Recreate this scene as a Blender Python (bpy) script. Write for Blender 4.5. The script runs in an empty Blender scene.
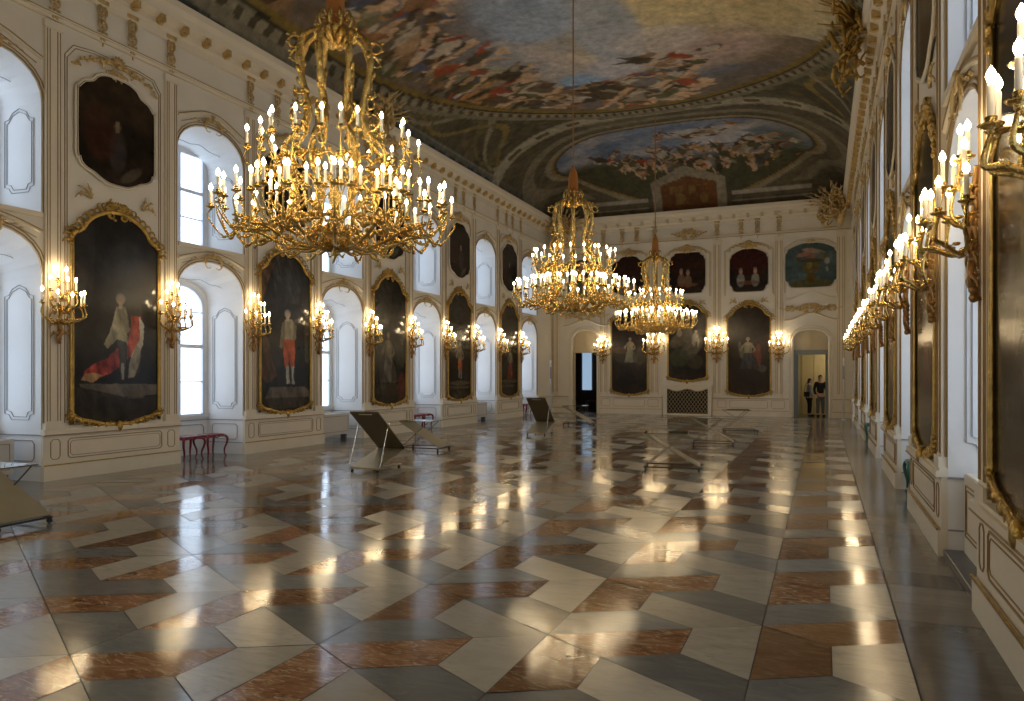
import bpy, math, random
import numpy as np
from mathutils import Vector, Matrix

random.seed(7)
PI = math.pi
XL, XR, YF, YE = -11.52, 1.08, -4.56, 32.15
CX = -5.22
col = bpy.context.scene.collection
sc = bpy.context.scene

# ------------------------------------------------------------------ materials
def new_mat(name):
    m = bpy.data.materials.new(name); m.use_nodes = True
    nt = m.node_tree
    return m, nt, nt.nodes['Principled BSDF']

def N(nt, t, **kw):
    n = nt.nodes.new(t)
    for k, v in kw.items():
        if k in n.inputs: n.inputs[k].default_value = v
        else: setattr(n, k, v)
    return n

def plain(name, c, rough=.5, metal=0, var=.12, scale=6, bump=0, bscale=40, spec=.5, c2=None, coords='Object'):
    m, nt, b = new_mat(name)
    tc = N(nt, 'ShaderNodeTexCoord')
    no = N(nt, 'ShaderNodeTexNoise', Scale=scale, Detail=5)
    nt.links.new(tc.outputs[coords], no.inputs['Vector'])
    mx = N(nt, 'ShaderNodeMix', data_type='RGBA')
    d = [max(0, x * (1 - var)) for x in c]
    mx.inputs[6].default_value = (*d, 1)
    mx.inputs[7].default_value = (*(c2 or [min(1, x * (1 + var)) for x in c]), 1)
    nt.links.new(no.outputs['Fac'], mx.inputs[0])
    nt.links.new(mx.outputs[2], b.inputs['Base Color'])
    b.inputs['Roughness'].default_value = rough
    b.inputs['Metallic'].default_value = metal
    b.inputs['Specular IOR Level'].default_value = spec
    if bump:
        n2 = N(nt, 'ShaderNodeTexNoise', Scale=bscale, Detail=3)
        nt.links.new(tc.outputs[coords], n2.inputs['Vector'])
        bp = N(nt, 'ShaderNodeBump', Strength=bump, Distance=.01)
        nt.links.new(n2.outputs['Fac'], bp.inputs['Height'])
        nt.links.new(bp.outputs['Normal'], b.inputs['Normal'])
    return m

def emit(name, c, s):
    m, nt, b = new_mat(name)
    b.inputs['Base Color'].default_value = (.8, .8, .8, 1)
    b.inputs['Emission Color'].default_value = (*c, 1)
    b.inputs['Emission Strength'].default_value = s
    return m

M = {}
M['plaster'] = plain('cream_plaster', (.74, .69, .585), .55, var=.10, scale=1.6, c2=(.82, .775, .68))
M['plaster_trim'] = plain('cream_trim', (.74, .67, .54), .5, var=.08, scale=3)
M['reveal'] = plain('white_reveal_plaster', (.80, .80, .80), .5, var=.04, scale=2)
M['line'] = plain('dull_gilt_line', (.34, .225, .10), .45, .25, var=.25, scale=9)
M['line_grey'] = plain('grey_line', (.30, .31, .34), .6, var=.1)
M['gold'] = plain('bright_gold', (.66, .46, .15), .24, 1.0, var=.5, scale=18, bump=.9, bscale=75)
M['frame_gold'] = plain('frame_gold', (.46, .30, .08), .34, .85, var=.55, scale=12, bump=.8, bscale=45)
M['old_gold'] = plain('aged_gold', (.38, .25, .09), .45, .6, var=.5, scale=10, bump=.6)
M['stucco_gold'] = plain('stucco_part_gilt', (.60, .43, .19), .40, .5, var=.55, scale=11, bump=.6)
M['stucco'] = plain('stucco_ochre', (.60, .52, .38), .6, 0, var=.25, scale=9, bump=.4)
M['bronze'] = plain('dark_bronze', (.36, .20, .07), .40, .7, var=.4, scale=16, bump=.5)
M['wax'] = plain('candle_white', (.85, .80, .70), .4, var=.03)
M['flame'] = emit('candle_light', (1.0, .77, .45), 50)
M['pane'] = emit('daylit_blind', (.64, .80, 1.0), 1.85)
M['dim_pane'] = emit('dim_daylight', (.42, .62, .85), .5)
M['sash'] = plain('window_sash_paint', (.72, .76, .82), .5, var=.05)
M['sleeve'] = plain('orange_velvet', (.40, .15, .03), .85, var=.25, scale=20)
M['rope'] = plain('rope_brown', (.35, .16, .06), .8, var=.2, scale=30)
M['steel'] = plain('brown_coated_steel', (.16, .125, .065), .42, .35, var=.1, scale=5)
M['steel_light'] = plain('khaki_coated_steel', (.34, .30, .20), .38, .35, var=.1, scale=5)
M['chrome'] = plain('satin_rod', (.6, .58, .5), .25, .9, var=.05)
M['black'] = plain('black_rubber', (.02, .02, .02), .6, var=.2)
M['paper'] = plain('pale_label', (.65, .62, .5), .6, var=.05)
M['red'] = plain('red_lacquer', (.20, .012, .025), .25, 0, var=.2, scale=8)
M['green'] = plain('green_lacquer', (.03, .12, .085), .3, 0, var=.2, scale=8)
M['heater'] = plain('heater_enamel', (.58, .55, .50), .4, var=.05)
M['slab'] = plain('grey_slab', (.10, .11, .13), .3, var=.25)
M['grille_dark'] = plain('hearth_black', (.012, .011, .01), .8, var=.3)
M['grille'] = plain('grille_brass', (.42, .34, .2), .4, .4, var=.2)
M['door_grey'] = plain('grey_blue_paint', (.20, .23, .23), .5, var=.1)
M['door_dark'] = plain('dark_brown_matte', (.035, .02, .014), .8, var=.4)  # near-black brown for the left room beyond and its bench
M['door_wood'] = plain('door_cream_wood', (.55, .46, .30), .5, var=.12, scale=4)
M['next'] = plain('next_room_yellow', (.50, .42, .23), .7, var=.08)
M['jacket'] = plain('black_cloth', (.008, .009, .014), .85, var=.3)
M['trouser'] = plain('grey_cloth', (.12, .125, .13), .85, var=.2)
M['shirt'] = plain('light_cloth', (.28, .29, .33), .85, var=.2)
M['skin'] = plain('skin', (.55, .33, .24), .55, var=.05)
M['hair'] = plain('dark_hair', (.015, .01, .008), .6, var=.3)
M['white_metal'] = plain('white_metal', (.68, .72, .74), .35, var=.04)
m, nt, b = new_mat('clear_glass'); b.inputs['Transmission Weight'].default_value = 1
b.inputs['Roughness'].default_value = .02; b.inputs['Base Color'].default_value = (.85, .93, .9, 1); b.inputs['IOR'].default_value = 1.35
M['glass'] = m

def painted(name, rough, spec=.5, bump=0.0, gloss=None):
    m, nt, b = new_mat(name)
    a = N(nt, 'ShaderNodeVertexColor', layer_name='Col')
    tc = N(nt, 'ShaderNodeTexCoord')
    no = N(nt, 'ShaderNodeTexNoise', Scale=5, Detail=8, Roughness=.65)
    nt.links.new(tc.outputs['Object'], no.inputs['Vector'])
    mr = N(nt, 'ShaderNodeMapRange'); mr.inputs[1].default_value = .3; mr.inputs[2].default_value = .7
    mr.inputs[3].default_value = .72; mr.inputs[4].default_value = 1.28
    nt.links.new(no.outputs['Fac'], mr.inputs[0])
    mx = N(nt, 'ShaderNodeVectorMath', operation='MULTIPLY')
    nt.links.new(a.outputs['Color'], mx.inputs[0]); nt.links.new(mr.outputs[0], mx.inputs[1])
    nt.links.new(mx.outputs[0], b.inputs['Base Color'])
    b.inputs['Roughness'].default_value = rough; b.inputs['Specular IOR Level'].default_value = spec
    if bump:
        n2 = N(nt, 'ShaderNodeTexNoise', Scale=9, Detail=4)
        nt.links.new(tc.outputs['Object'], n2.inputs['Vector'])
        bp = N(nt, 'ShaderNodeBump', Strength=bump, Distance=.02)
        nt.links.new(n2.outputs['Fac'], bp.inputs['Height']); nt.links.new(bp.outputs['Normal'], b.inputs['Normal'])
    return m
M['fresco'] = painted('ceiling_fresco', .75, .2)
M['canvas'] = painted('varnished_oil_paint', .17, .24, .08)

def marble(name, c1, c2, vein, vscale, rough, vamt=.5, alt=None, fine=0):
    m, nt, b = new_mat(name)
    tc = N(nt, 'ShaderNodeTexCoord')
    at = N(nt, 'ShaderNodeVertexColor', layer_name='Tint')
    sep = N(nt, 'ShaderNodeSeparateColor'); nt.links.new(at.outputs['Color'], sep.inputs[0])
    # every slab has its own piece of stone: shift the pattern by a random vector per slab
    vm = N(nt, 'ShaderNodeVectorMath', operation='SCALE'); vm.inputs['Scale'].default_value = 37
    nt.links.new(at.outputs['Color'], vm.inputs[0])
    ad = N(nt, 'ShaderNodeVectorMath', operation='ADD')
    nt.links.new(tc.outputs['Object'], ad.inputs[0]); nt.links.new(vm.outputs[0], ad.inputs[1])
    mp = N(nt, 'ShaderNodeMapping'); mp.inputs['Scale'].default_value = (1.2, 3.2, 1)
    mp.inputs['Rotation'].default_value = (0, 0, .5)
    nt.links.new(ad.outputs[0], mp.inputs[0])
    n1 = N(nt, 'ShaderNodeTexNoise', Scale=vscale, Detail=9, Roughness=.65, Distortion=1.2)
    nt.links.new(mp.outputs[0], n1.inputs['Vector'])
    mx = N(nt, 'ShaderNodeMix', data_type='RGBA'); mx.inputs[6].default_value = (*c1, 1); mx.inputs[7].default_value = (*c2, 1)
    r1 = N(nt, 'ShaderNodeMapRange'); r1.inputs[1].default_value = .35; r1.inputs[2].default_value = .65
    nt.links.new(n1.outputs['Fac'], r1.inputs[0]); nt.links.new(r1.outputs[0], mx.inputs[0])
    n2 = N(nt, 'ShaderNodeTexNoise', Scale=vscale * 1.7, Detail=6, Roughness=.6, Distortion=2.5)
    nt.links.new(mp.outputs[0], n2.inputs['Vector'])
    r2 = N(nt, 'ShaderNodeMapRange'); r2.inputs[1].default_value = .52; r2.inputs[2].default_value = .66
    r2.inputs[3].default_value = 0; r2.inputs[4].default_value = vamt
    nt.links.new(n2.outputs['Fac'], r2.inputs[0])
    m2 = N(nt, 'ShaderNodeMix', data_type='RGBA'); m2.inputs[7].default_value = (*vein, 1)
    nt.links.new(r2.outputs[0], m2.inputs[0]); nt.links.new(mx.outputs[2], m2.inputs[6])
    if alt:   # some slabs are cut from a paler or darker block
        ma = N(nt, 'ShaderNodeMix', data_type='RGBA'); ma.inputs[7].default_value = (*alt, 1)
        ra = N(nt, 'ShaderNodeMapRange'); ra.inputs[1].default_value = .45; ra.inputs[2].default_value = 1.0; ra.inputs[4].default_value = .55
        nt.links.new(sep.outputs[1], ra.inputs[0]); nt.links.new(ra.outputs[0], ma.inputs[0]); nt.links.new(m2.outputs[2], ma.inputs[6]); m2 = ma
    r3 = N(nt, 'ShaderNodeMapRange'); r3.inputs[3].default_value = .72; r3.inputs[4].default_value = 1.2
    nt.links.new(sep.outputs[0], r3.inputs[0])
    ml = N(nt, 'ShaderNodeVectorMath', operation='SCALE')
    nt.links.new(m2.outputs[2], ml.inputs[0]); nt.links.new(r3.outputs[0], ml.inputs['Scale'])
    nt.links.new(ml.outputs[0], b.inputs['Base Color'])
    b.inputs['Specular IOR Level'].default_value = .45
    rr = N(nt, 'ShaderNodeMapRange'); rr.inputs[3].default_value = rough * .8; rr.inputs[4].default_value = rough * 1.35
    nt.links.new(n1.outputs['Fac'], rr.inputs[0]); nt.links.new(rr.outputs[0], b.inputs['Roughness'])
    n3 = N(nt, 'ShaderNodeTexNoise', Scale=2.2, Detail=2)
    nt.links.new(ad.outputs[0], n3.inputs['Vector'])
    bp = N(nt, 'ShaderNodeBump', Strength=.06, Distance=.02)
    nt.links.new(n3.outputs['Fac'], bp.inputs['Height'])
    b2 = N(nt, 'ShaderNodeBump', Strength=.03 + fine, Distance=.0015)
    n4 = N(nt, 'ShaderNodeTexNoise', Scale=26, Detail=4)
    nt.links.new(mp.outputs[0], n4.inputs['Vector']); nt.links.new(n4.outputs['Fac'], b2.inputs['Height']); nt.links.new(bp.outputs['Normal'], b2.inputs['Normal'])
    nt.links.new(b2.outputs['Normal'], b.inputs['Normal'])
    return m
M['m_white'] = marble('white_marble', (.44, .41, .34), (.36, .335, .28), (.25, .23, .185), 1.5, .19, .45, alt=(.37, .33, .26))
M['m_grey'] = marble('grey_marble', (.18, .188, .182), (.245, .248, .235), (.32, .31, .28), 1.8, .13, .35, alt=(.215, .21, .19))
M['m_red'] = marble('red_brown_marble', (.32, .17, .085), (.15, .058, .022), (.42, .32, .20), 2.6, .075, .95, alt=(.38, .25, .14), fine=.16)
M['grout'] = plain('dark_joint', (.05, .043, .035), .7, var=.2)
M['m_border_dark'] = marble('dark_border_stone', (.075, .073, .068), (.105, .10, .09), (.14, .13, .12), 1.5, .16, .2)
M['m_border_light'] = marble('light_border_stone', (.25, .225, .185), (.20, .185, .155), (.16, .15, .13), 1.5, .16, .3)

# ------------------------------------------------------------------ mesh builder
class MB:
    def __init__(s, tf=None):
        s.v = []; s.f = []; s.tf = tf
    def add(s, vs, fs):
        o = len(s.v)
        if s.tf: vs = [s.tf(*p) for p in vs]
        s.v.extend([tuple(p) for p in vs]); s.f.extend([tuple(i + o for i in f) for f in fs])
    def box(s, x0, x1, y0, y1, z0, z1):
        vs = [(x, y, z) for z in (z0, z1) for y in (y0, y1) for x in (x0, x1)]
        s.add(vs, [(0, 2, 3, 1), (4, 5, 7, 6), (0, 1, 5, 4), (2, 6, 7, 3), (0, 4, 6, 2), (1, 3, 7, 5)])
    def bbox(s, x0, x1, y0, y1, z0, z1, b=.005):
        # box with chamfered vertical edges and top
        a = [(x0 + b, y0), (x1 - b, y0), (x1, y0 + b), (x1, y1 - b), (x1 - b, y1), (x0 + b, y1), (x0, y1 - b), (x0, y0 + b)]
        cx, cy = (x0 + x1) / 2, (y0 + y1) / 2
        def inn(p): return (p[0] + (b if p[0] < cx else -b), p[1] + (b if p[1] < cy else -b))
        vs = [(p[0], p[1], z0) for p in a] + [(p[0], p[1], z1 - b) for p in a] + [(*inn(p), z1) for p in a]
        fs = [tuple(range(7, -1, -1)), tuple(range(16, 24))]
        for k in (0, 8):
            for i in range(8): fs.append((k + i, k + (i + 1) % 8, k + 8 + (i + 1) % 8, k + 8 + i))
        s.add(vs, fs)
    def tube(s, pts, r, n=6, closed=False, flat=1.0, up=None, cap=True):
        P = [Vector(p) for p in pts]; k = len(P)
        if k < 2: return
        rs = r if isinstance(r, (list, tuple)) else [r] * k
        vs = []; ref = Vector(up) if up else None
        prev = None
        for i in range(k):
            if closed: t = P[(i + 1) % k] - P[i - 1]
            else: t = P[min(i + 1, k - 1)] - P[max(i - 1, 0)]
            if t.length < 1e-9: t = Vector((0, 0, 1))
            t.normalize()
            if ref is not None: a = ref - t * ref.dot(t)
            elif prev is None:
                a = Vector((0, 0, 1)) if abs(t.z) < .9 else Vector((1, 0, 0)); a = a - t * a.dot(t)
            else: a = prev - t * prev.dot(t)
            if a.length < 1e-6: a = t.orthogonal()
            a.normalize(); prev = a; bb = t.cross(a)
            for j in range(n):
                q = 2 * PI * (j + .5) / n
                vs.append(P[i] + (a * math.cos(q) * flat + bb * math.sin(q)) * rs[i])
        fs = []
        for i in range(k if closed else k - 1):
            i2 = (i + 1) % k
            for j in range(n):
                fs.append((i * n + j, i * n + (j + 1) % n, i2 * n + (j + 1) % n, i2 * n + j))
        if not closed and cap:
            fs.append(tuple(range(n - 1, -1, -1))); fs.append(tuple((k - 1) * n + j for j in range(n)))
        s.add(vs, fs)
    def lathe(s, prof, n=16, c=(0, 0, 0), lobes=0, la=0):
        vs = []
        for r, z in prof:
            for j in range(n):
                q = 2 * PI * j / n; rr = r * (1 + la * math.cos(lobes * q)) if lobes else r
                vs.append((c[0] + rr * math.cos(q), c[1] + rr * math.sin(q), c[2] + z))
        fs = []
        for i in range(len(prof) - 1):
            for j in range(n): fs.append((i * n + j, i * n + (j + 1) % n, (i + 1) * n + (j + 1) % n, (i + 1) * n + j))
        fs.append(tuple(range(n - 1, -1, -1))); fs.append(tuple((len(prof) - 1) * n + j for j in range(n)))
        s.add(vs, fs)
    def ell(s, c, r, n=8, m=5, rot=None):
        vs = []; R = rot
        for i in range(m + 1):
            a = PI * i / m
            for j in range(n):
                q = 2 * PI * j / n
                p = Vector((r[0] * math.sin(a) * math.cos(q), r[1] * math.sin(a) * math.sin(q), r[2] * math.cos(a)))
                if R: p = R @ p
                vs.append((c[0] + p.x, c[1] + p.y, c[2] + p.z))
        fs = []
        for i in range(m):
            for j in range(n): fs.append((i * n + j, (i + 1) * n + j, (i + 1) * n + (j + 1) % n, i * n + (j + 1) % n))
        s.add(vs, fs)
    def quad(s, a, b, c, d): s.add([a, b, c, d], [(0, 1, 2, 3)])
    def mesh(s, name, smooth=False):
        me = bpy.data.meshes.new(name); me.from_pydata(s.v, [], s.f); me.validate(); me.update()
        import bmesh
        bm = bmesh.new(); bm.from_mesh(me)
        bmesh.ops.remove_doubles(bm, verts=bm.verts, dist=1e-5)
        bmesh.ops.recalc_face_normals(bm, faces=bm.faces)
        bm.to_mesh(me); bm.free()
        if smooth: me.polygons.foreach_set('use_smooth', [True] * len(me.polygons))
        return me
    def build(s, name, mat, parent=None, smooth=False, loc=None, rz=0):
        me = s.mesh(name, smooth)
        o = bpy.data.objects.new(name, me); col.objects.link(o)
        if mat: me.materials.append(M[mat] if isinstance(mat, str) else mat)
        if parent: o.parent = parent
        if loc: o.location = loc
        if rz: o.rotation_euler[2] = rz
        return o

def spline(ctrl, n=6, closed=False):
    P = [Vector(p) for p in ctrl]; out = []; k = len(P)
    rng = range(k if closed else k - 1)
    for i in rng:
        if closed: a, b, c, d = P[i - 1], P[i], P[(i + 1) % k], P[(i + 2) % k]
        else: a, b, c, d = P[max(i - 1, 0)], P[i], P[i + 1], P[min(i + 2, k - 1)]
        for j in range(n):
            t = j / n
            out.append(.5 * ((2 * b) + (-a + c) * t + (2 * a - 5 * b + 4 * c - d) * t * t + (-a + 3 * b - 3 * c + d) * t ** 3))
    if not closed: out.append(P[-1])
    return out

def taper(n, a, b, mid=None):
    r = []
    for i in range(n):
        t = i / (n - 1)
        v = a * (1 - t) + b * t
        if mid: v += mid * math.sin(PI * t)
        r.append(v)
    return r

def curl(mb, x, z, ang, L, k0, k1, r0, r1, y=0.0, lift=.0, n=14, sides=5, bulb=True, leaf=0):
    """flat scroll in the local x-z plane: curvature runs from k0 to k1"""
    pts = []; px, pz, a = x, z, ang; ds = L / n
    for i in range(n + 1):
        t = i / n
        pts.append((px, y + lift * math.sin(PI * t), pz))
        a += (k0 + (k1 - k0) * t) * ds
        px += math.cos(a) * ds; pz += math.sin(a) * ds
    mb.tube(pts, taper(n + 1, r0, r1, (r0 + r1) * .25), sides)
    if bulb: mb.ell(pts[-1], (r1 * 2.2, r1 * 2.0, r1 * 2.2), 6, 4)
    for q in range(leaf):
        i = int((q + 1) * n / (leaf + 1)); p = pts[i]; d = random.choice((-1, 1))
        mb.ell((p[0] + d * r0 * 1.2, p[1] + r0 * .5, p[2] + d * r0 * 1.2), (r0 * 1.9, r0 * .8, r0 * 1.1), 6, 3, Matrix.Rotation(-random.uniform(0, 3), 3, 'Y'))
    return pts

def both(fn):
    fn(1); fn(-1)

def tag(o, label=None, cat=None, group=None, kind=None):
    if label: o['label'] = label
    if cat: o['category'] = cat
    if group: o['group'] = group
    if kind: o['kind'] = kind
    return o
def empty(name, loc=(0, 0, 0), rz=0):
    o = bpy.data.objects.new(name, None); col.objects.link(o); o.location = loc; o.rotation_euler[2] = rz
    o.empty_display_size = .1
    return o
KIDS = {}
def kid(o, parent):
    o.parent = parent; KIDS.setdefault(parent.name, []).append(o); return o
def copy_tree(o, parent=None):
    c = o.copy(); col.objects.link(c); c.parent = parent
    for ch in o.children: copy_tree(ch, c)
    return c

# wall frames: W(s, d, z) -> world. s runs along the wall, d out into the room
WL = lambda s, d, z: (XL + d, s, z)
WR = lambda s, d, z: (XR - d, s, z)
WE = lambda s, d, z: (s, YE - d, z)
WF = lambda s, d, z: (s, YF + d, z)
RZ = {'L': -PI / 2, 'R': PI / 2, 'E': PI}
def wpos(w, s, d, z): return {'L': WL, 'R': WR, 'E': WE}[w](s, d, z)

PIER = [4.88, 9.35, 13.80, 18.27, 22.70, 27.08]
WIN = [-1.75, 2.68, 7.11, 11.57, 16.04, 20.47, 24.88, 29.28]
OH = .875                       # half opening

def arch(half, zs, rise, n=14, e=2.2):
    out = []
    for i in range(n + 1):
        a = PI * (1 - i / n)
        c, s_ = math.cos(a), math.sin(a)
        out.append((half * math.copysign(abs(c) ** (2 / e), c), zs + rise * abs(s_) ** (2 / e)))
    return out

# ------------------------------------------------------------------ floor
def clip(poly, x0, x1, y0, y1):
    for ax, lim, sg in ((0, x0, 1), (0, x1, -1), (1, y0, 1), (1, y1, -1)):
        out = []
        for i in range(len(poly)):
            a, b_ = poly[i - 1], poly[i]
            da, db = sg * (a[ax] - lim), sg * (b_[ax] - lim)
            if (da >= 0) != (db >= 0):
                t = da / (da - db); out.append((a[0] + (b_[0] - a[0]) * t, a[1] + (b_[1] - a[1]) * t))
            if db >= 0: out.append(b_)
        poly = out
        if len(poly) < 3: return []
    return poly
def inset(poly, g):
    n = len(poly); A = sum(poly[i - 1][0] * poly[i][1] - poly[i][0] * poly[i - 1][1] for i in range(n))
    if A < 0: poly = poly[::-1]
    if abs(A) < .004: return []
    out = []
    for i in range(n):
        p0, p1, p2 = Vector(poly[i - 1]), Vector(poly[i]), Vector(poly[(i + 1) % n])
        d1 = (p1 - p0); d2 = (p2 - p1)
        if d1.length < 1e-6 or d2.length < 1e-6: continue
        d1.normalize(); d2.normalize()
        n1 = Vector((-d1.y, d1.x)); n2 = Vector((-d2.y, d2.x)); m = n1 + n2
        if m.length < 1e-4: continue
        m.normalize(); k = g / max(.35, m.dot(n1))
        out.append(tuple(p1 + m * k))
    return out

def build_floor():
    P, A = .4275, .2425
    G = lambda i, j: (-.38 - P * i, 4.32 + A * j)
    tiles = []
    base = [('w', [(1, 3), (0, 4), (0, 0), (1, 1)]), ('g', [(2, 0), (1, 1), (0, 0), (0, -2)]),
            ('w', [(2, 0), (2, -2), (1, -3), (0, -2)]), ('r', [(3, 1), (2, 0), (2, -2), (3, -3)]),
            ('r', [(3, 1), (1, 3), (1, 1), (2, 0)]), ('g', [(3, 3), (2, 4), (1, 3), (3, 1)])]
    for n in range(8):
        for k in range(-12, 22):
            for c, pl in base:
                pts = [G(i + 3 * n, j + 3 * n + 6 * k) for i, j in pl]
                tiles.append((c, pts, -.38 - P * 24, -.38))
    side = [('r', [(0, 4), (-1, 3), (-1, 1), (0, 0)]), ('r', [(0, 4), (-2, 6), (-2, 4), (-1, 3)]),
            ('g', [(0, 4), (0, 6), (-1, 7), (-2, 6)]), ('w', [(-1, 3), (-2, 4), (-2, 0), (-1, 1)])]
    for k in range(-8, 22):
        for c, pl in side: tiles.append((c, [G(i, j + 6 * k) for i, j in pl], -.38, .48))
    # plain border slabs along both walls
    y = -5.2; seq = [(.9, 'L'), (.38, 'D')]
    edges = [(-5.2, 3.3, 'D'), (3.3, 5.8, 'D'), (5.8, 6.25, 'L'), (6.25, 6.75, 'L'), (6.75, 7.2, 'D'), (7.2, 8.9, 'L')]
    y = 8.9; q = 0
    while y < YE:
        l = [1.1, .9, .42][q % 3]; edges.append((y, y + l, 'LLD'[q % 3])); y += l; q += 1
    bl = []
    for a, b_, c in edges:
        bl.append((c, [(.48, a), (XR + .9, a), (XR + .9, b_), (.48, b_)], .48, XR + .9))
        xl = -.38 - P * 24
        bl.append((c, [(XL - .9, a), (xl, a), (xl, b_), (XL - .9, b_)], XL - .9, xl))
    vs, fs, mi, tn = [], [], [], []
    idx = {'w': 0, 'g': 1, 'r': 2, 'L': 3, 'D': 4}
    rnd = random.Random(3)
    for c, pts, x0, x1 in tiles + bl:
        pl = clip(pts, x0, x1, YF, YE + .6)
        if len(pl) < 3: continue
        pl = inset(pl, .0035)
        if len(pl) < 3: continue
        cxp = sum(p[0] for p in pl) / len(pl); cyp = sum(p[1] for p in pl) / len(pl); gx, gy = (rnd.gauss(0, .0026), rnd.gauss(0, .0034)) if c in 'wgr' else (0, rnd.gauss(0, .0005))
        o = len(vs); vs += [(p[0], p[1], (p[0] - cxp) * gx + (p[1] - cyp) * gy) for p in pl]; fs.append(tuple(range(o, o + len(pl)))); mi.append(idx[c])
        kk = rnd.random()
        if c == 'g' and rnd.random() < .22: kk = -.7
        if c == 'r' and rnd.random() < .25: kk = 1.5
        if c == 'w' and rnd.random() < .2: kk = .35
        tn.append((kk, rnd.random(), rnd.random(), 1))
    o = len(vs)
    vs += [(XL - 1, YF - .2, -.006), (XR + 1, YF - .2, -.006), (XR + 1, YE + 5, -.006), (XL - 1, YE + 5, -.006)]
    fs.append((o, o + 1, o + 2, o + 3)); mi.append(5); tn.append((.5, .5, .5, 1))
    me = bpy.data.meshes.new('floor'); me.from_pydata(vs, [], fs); me.update()
    for k in ('m_white', 'm_grey', 'm_red', 'm_border_light', 'm_border_dark', 'grout'): me.materials.append(M[k])
    me.polygons.foreach_set('material_index', mi)
    at = me.color_attributes.new('Tint', 'FLOAT_COLOR', 'CORNER')
    cols = []
    for p, t in zip(me.polygons, tn): cols += list(t) * p.loop_total
    at.data.foreach_set('color', cols)
    o = bpy.data.objects.new('floor', me); col.objects.link(o); o['kind'] = 'structure'
build_floor()

# ------------------------------------------------------------------ painting helpers (colour laid on as pigment)
def vnoise(x, y, seed=0):
    xi, yi = np.floor(x).astype(int), np.floor(y).astype(int); fx, fy = x - xi, y - yi
    fx = fx * fx * (3 - 2 * fx); fy = fy * fy * (3 - 2 * fy)
    def h(a, b_):
        n = (a * 374761393 + b_ * 668265263 + seed * 974711) & 0x7fffffff
        n = ((n ^ (n >> 13)) * 1274126177) & 0x7fffffff
        return ((n ^ (n >> 16)) & 0xffff) / 65535.
    return (h(xi, yi) * (1 - fx) + h(xi + 1, yi) * fx) * (1 - fy) + (h(xi, yi + 1) * (1 - fx) + h(xi + 1, yi + 1) * fx) * fy
def fbm(x, y, seed=0, o=4):
    s_, a, t = 0, .5, 0
    for i in range(o):
        s_ = s_ + a * vnoise(x * 2 ** i, y * 2 ** i, seed + i); t += a; a *= .5
    return s_ / t
def lay(C, m, c):
    m = np.clip(m, 0, 1)[..., None]
    return C * (1 - m) + np.array(c) * m
def blob(C, x, y, b):
    cx, cy, rx, ry, ang, c, op = b
    a = math.radians(ang); dx, dy = x - cx, y - cy
    u = (dx * math.cos(a) + dy * math.sin(a)) / rx; v = (-dx * math.sin(a) + dy * math.cos(a)) / ry
    d = u * u + v * v
    return lay(C, np.clip((1.25 - d) / .5, 0, 1) * op, c)

def poly(C, x, y, pts, c, op=1.0, vary=0.0, seed=0):
    wx = x + .012 * (fbm(x * 30, y * 45, seed + 5, 2) - .5); wy = y + .006 * (fbm(x * 30, y * 45, seed + 8, 2) - .5)
    ins = np.zeros(x.shape, bool); n = len(pts)
    for i in range(n):
        (x0, y0), (x1, y1) = pts[i - 1], pts[i]
        if y0 == y1: continue
        cr = ((y0 > wy) != (y1 > wy)) & (wx < (x1 - x0) * (wy - y0) / (y1 - y0) + x0)
        ins ^= cr
    out = lay(C, ins * op, c)
    if vary:
        n_ = fbm(x * 16 + y * 9, y * 14, seed, 3); out = lay(out, ins * np.clip((n_ - .5) * 5, 0, 1) * vary, tuple(min(1, q * 1.7) for q in c)); out = lay(out, ins * np.clip((.42 - n_) * 6, 0, 1) * vary, tuple(q * .4 for q in c))
    return out

def cz(x, y):
    d = np.minimum(np.minimum(x - XL, XR - x), np.minimum(y - YF, YE - y))
    t = np.clip(d / 4.0, 0, 1)
    return 8.7 + 1.9 * np.sqrt(np.clip(1 - (1 - t) ** 2, 0, 1))

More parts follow.
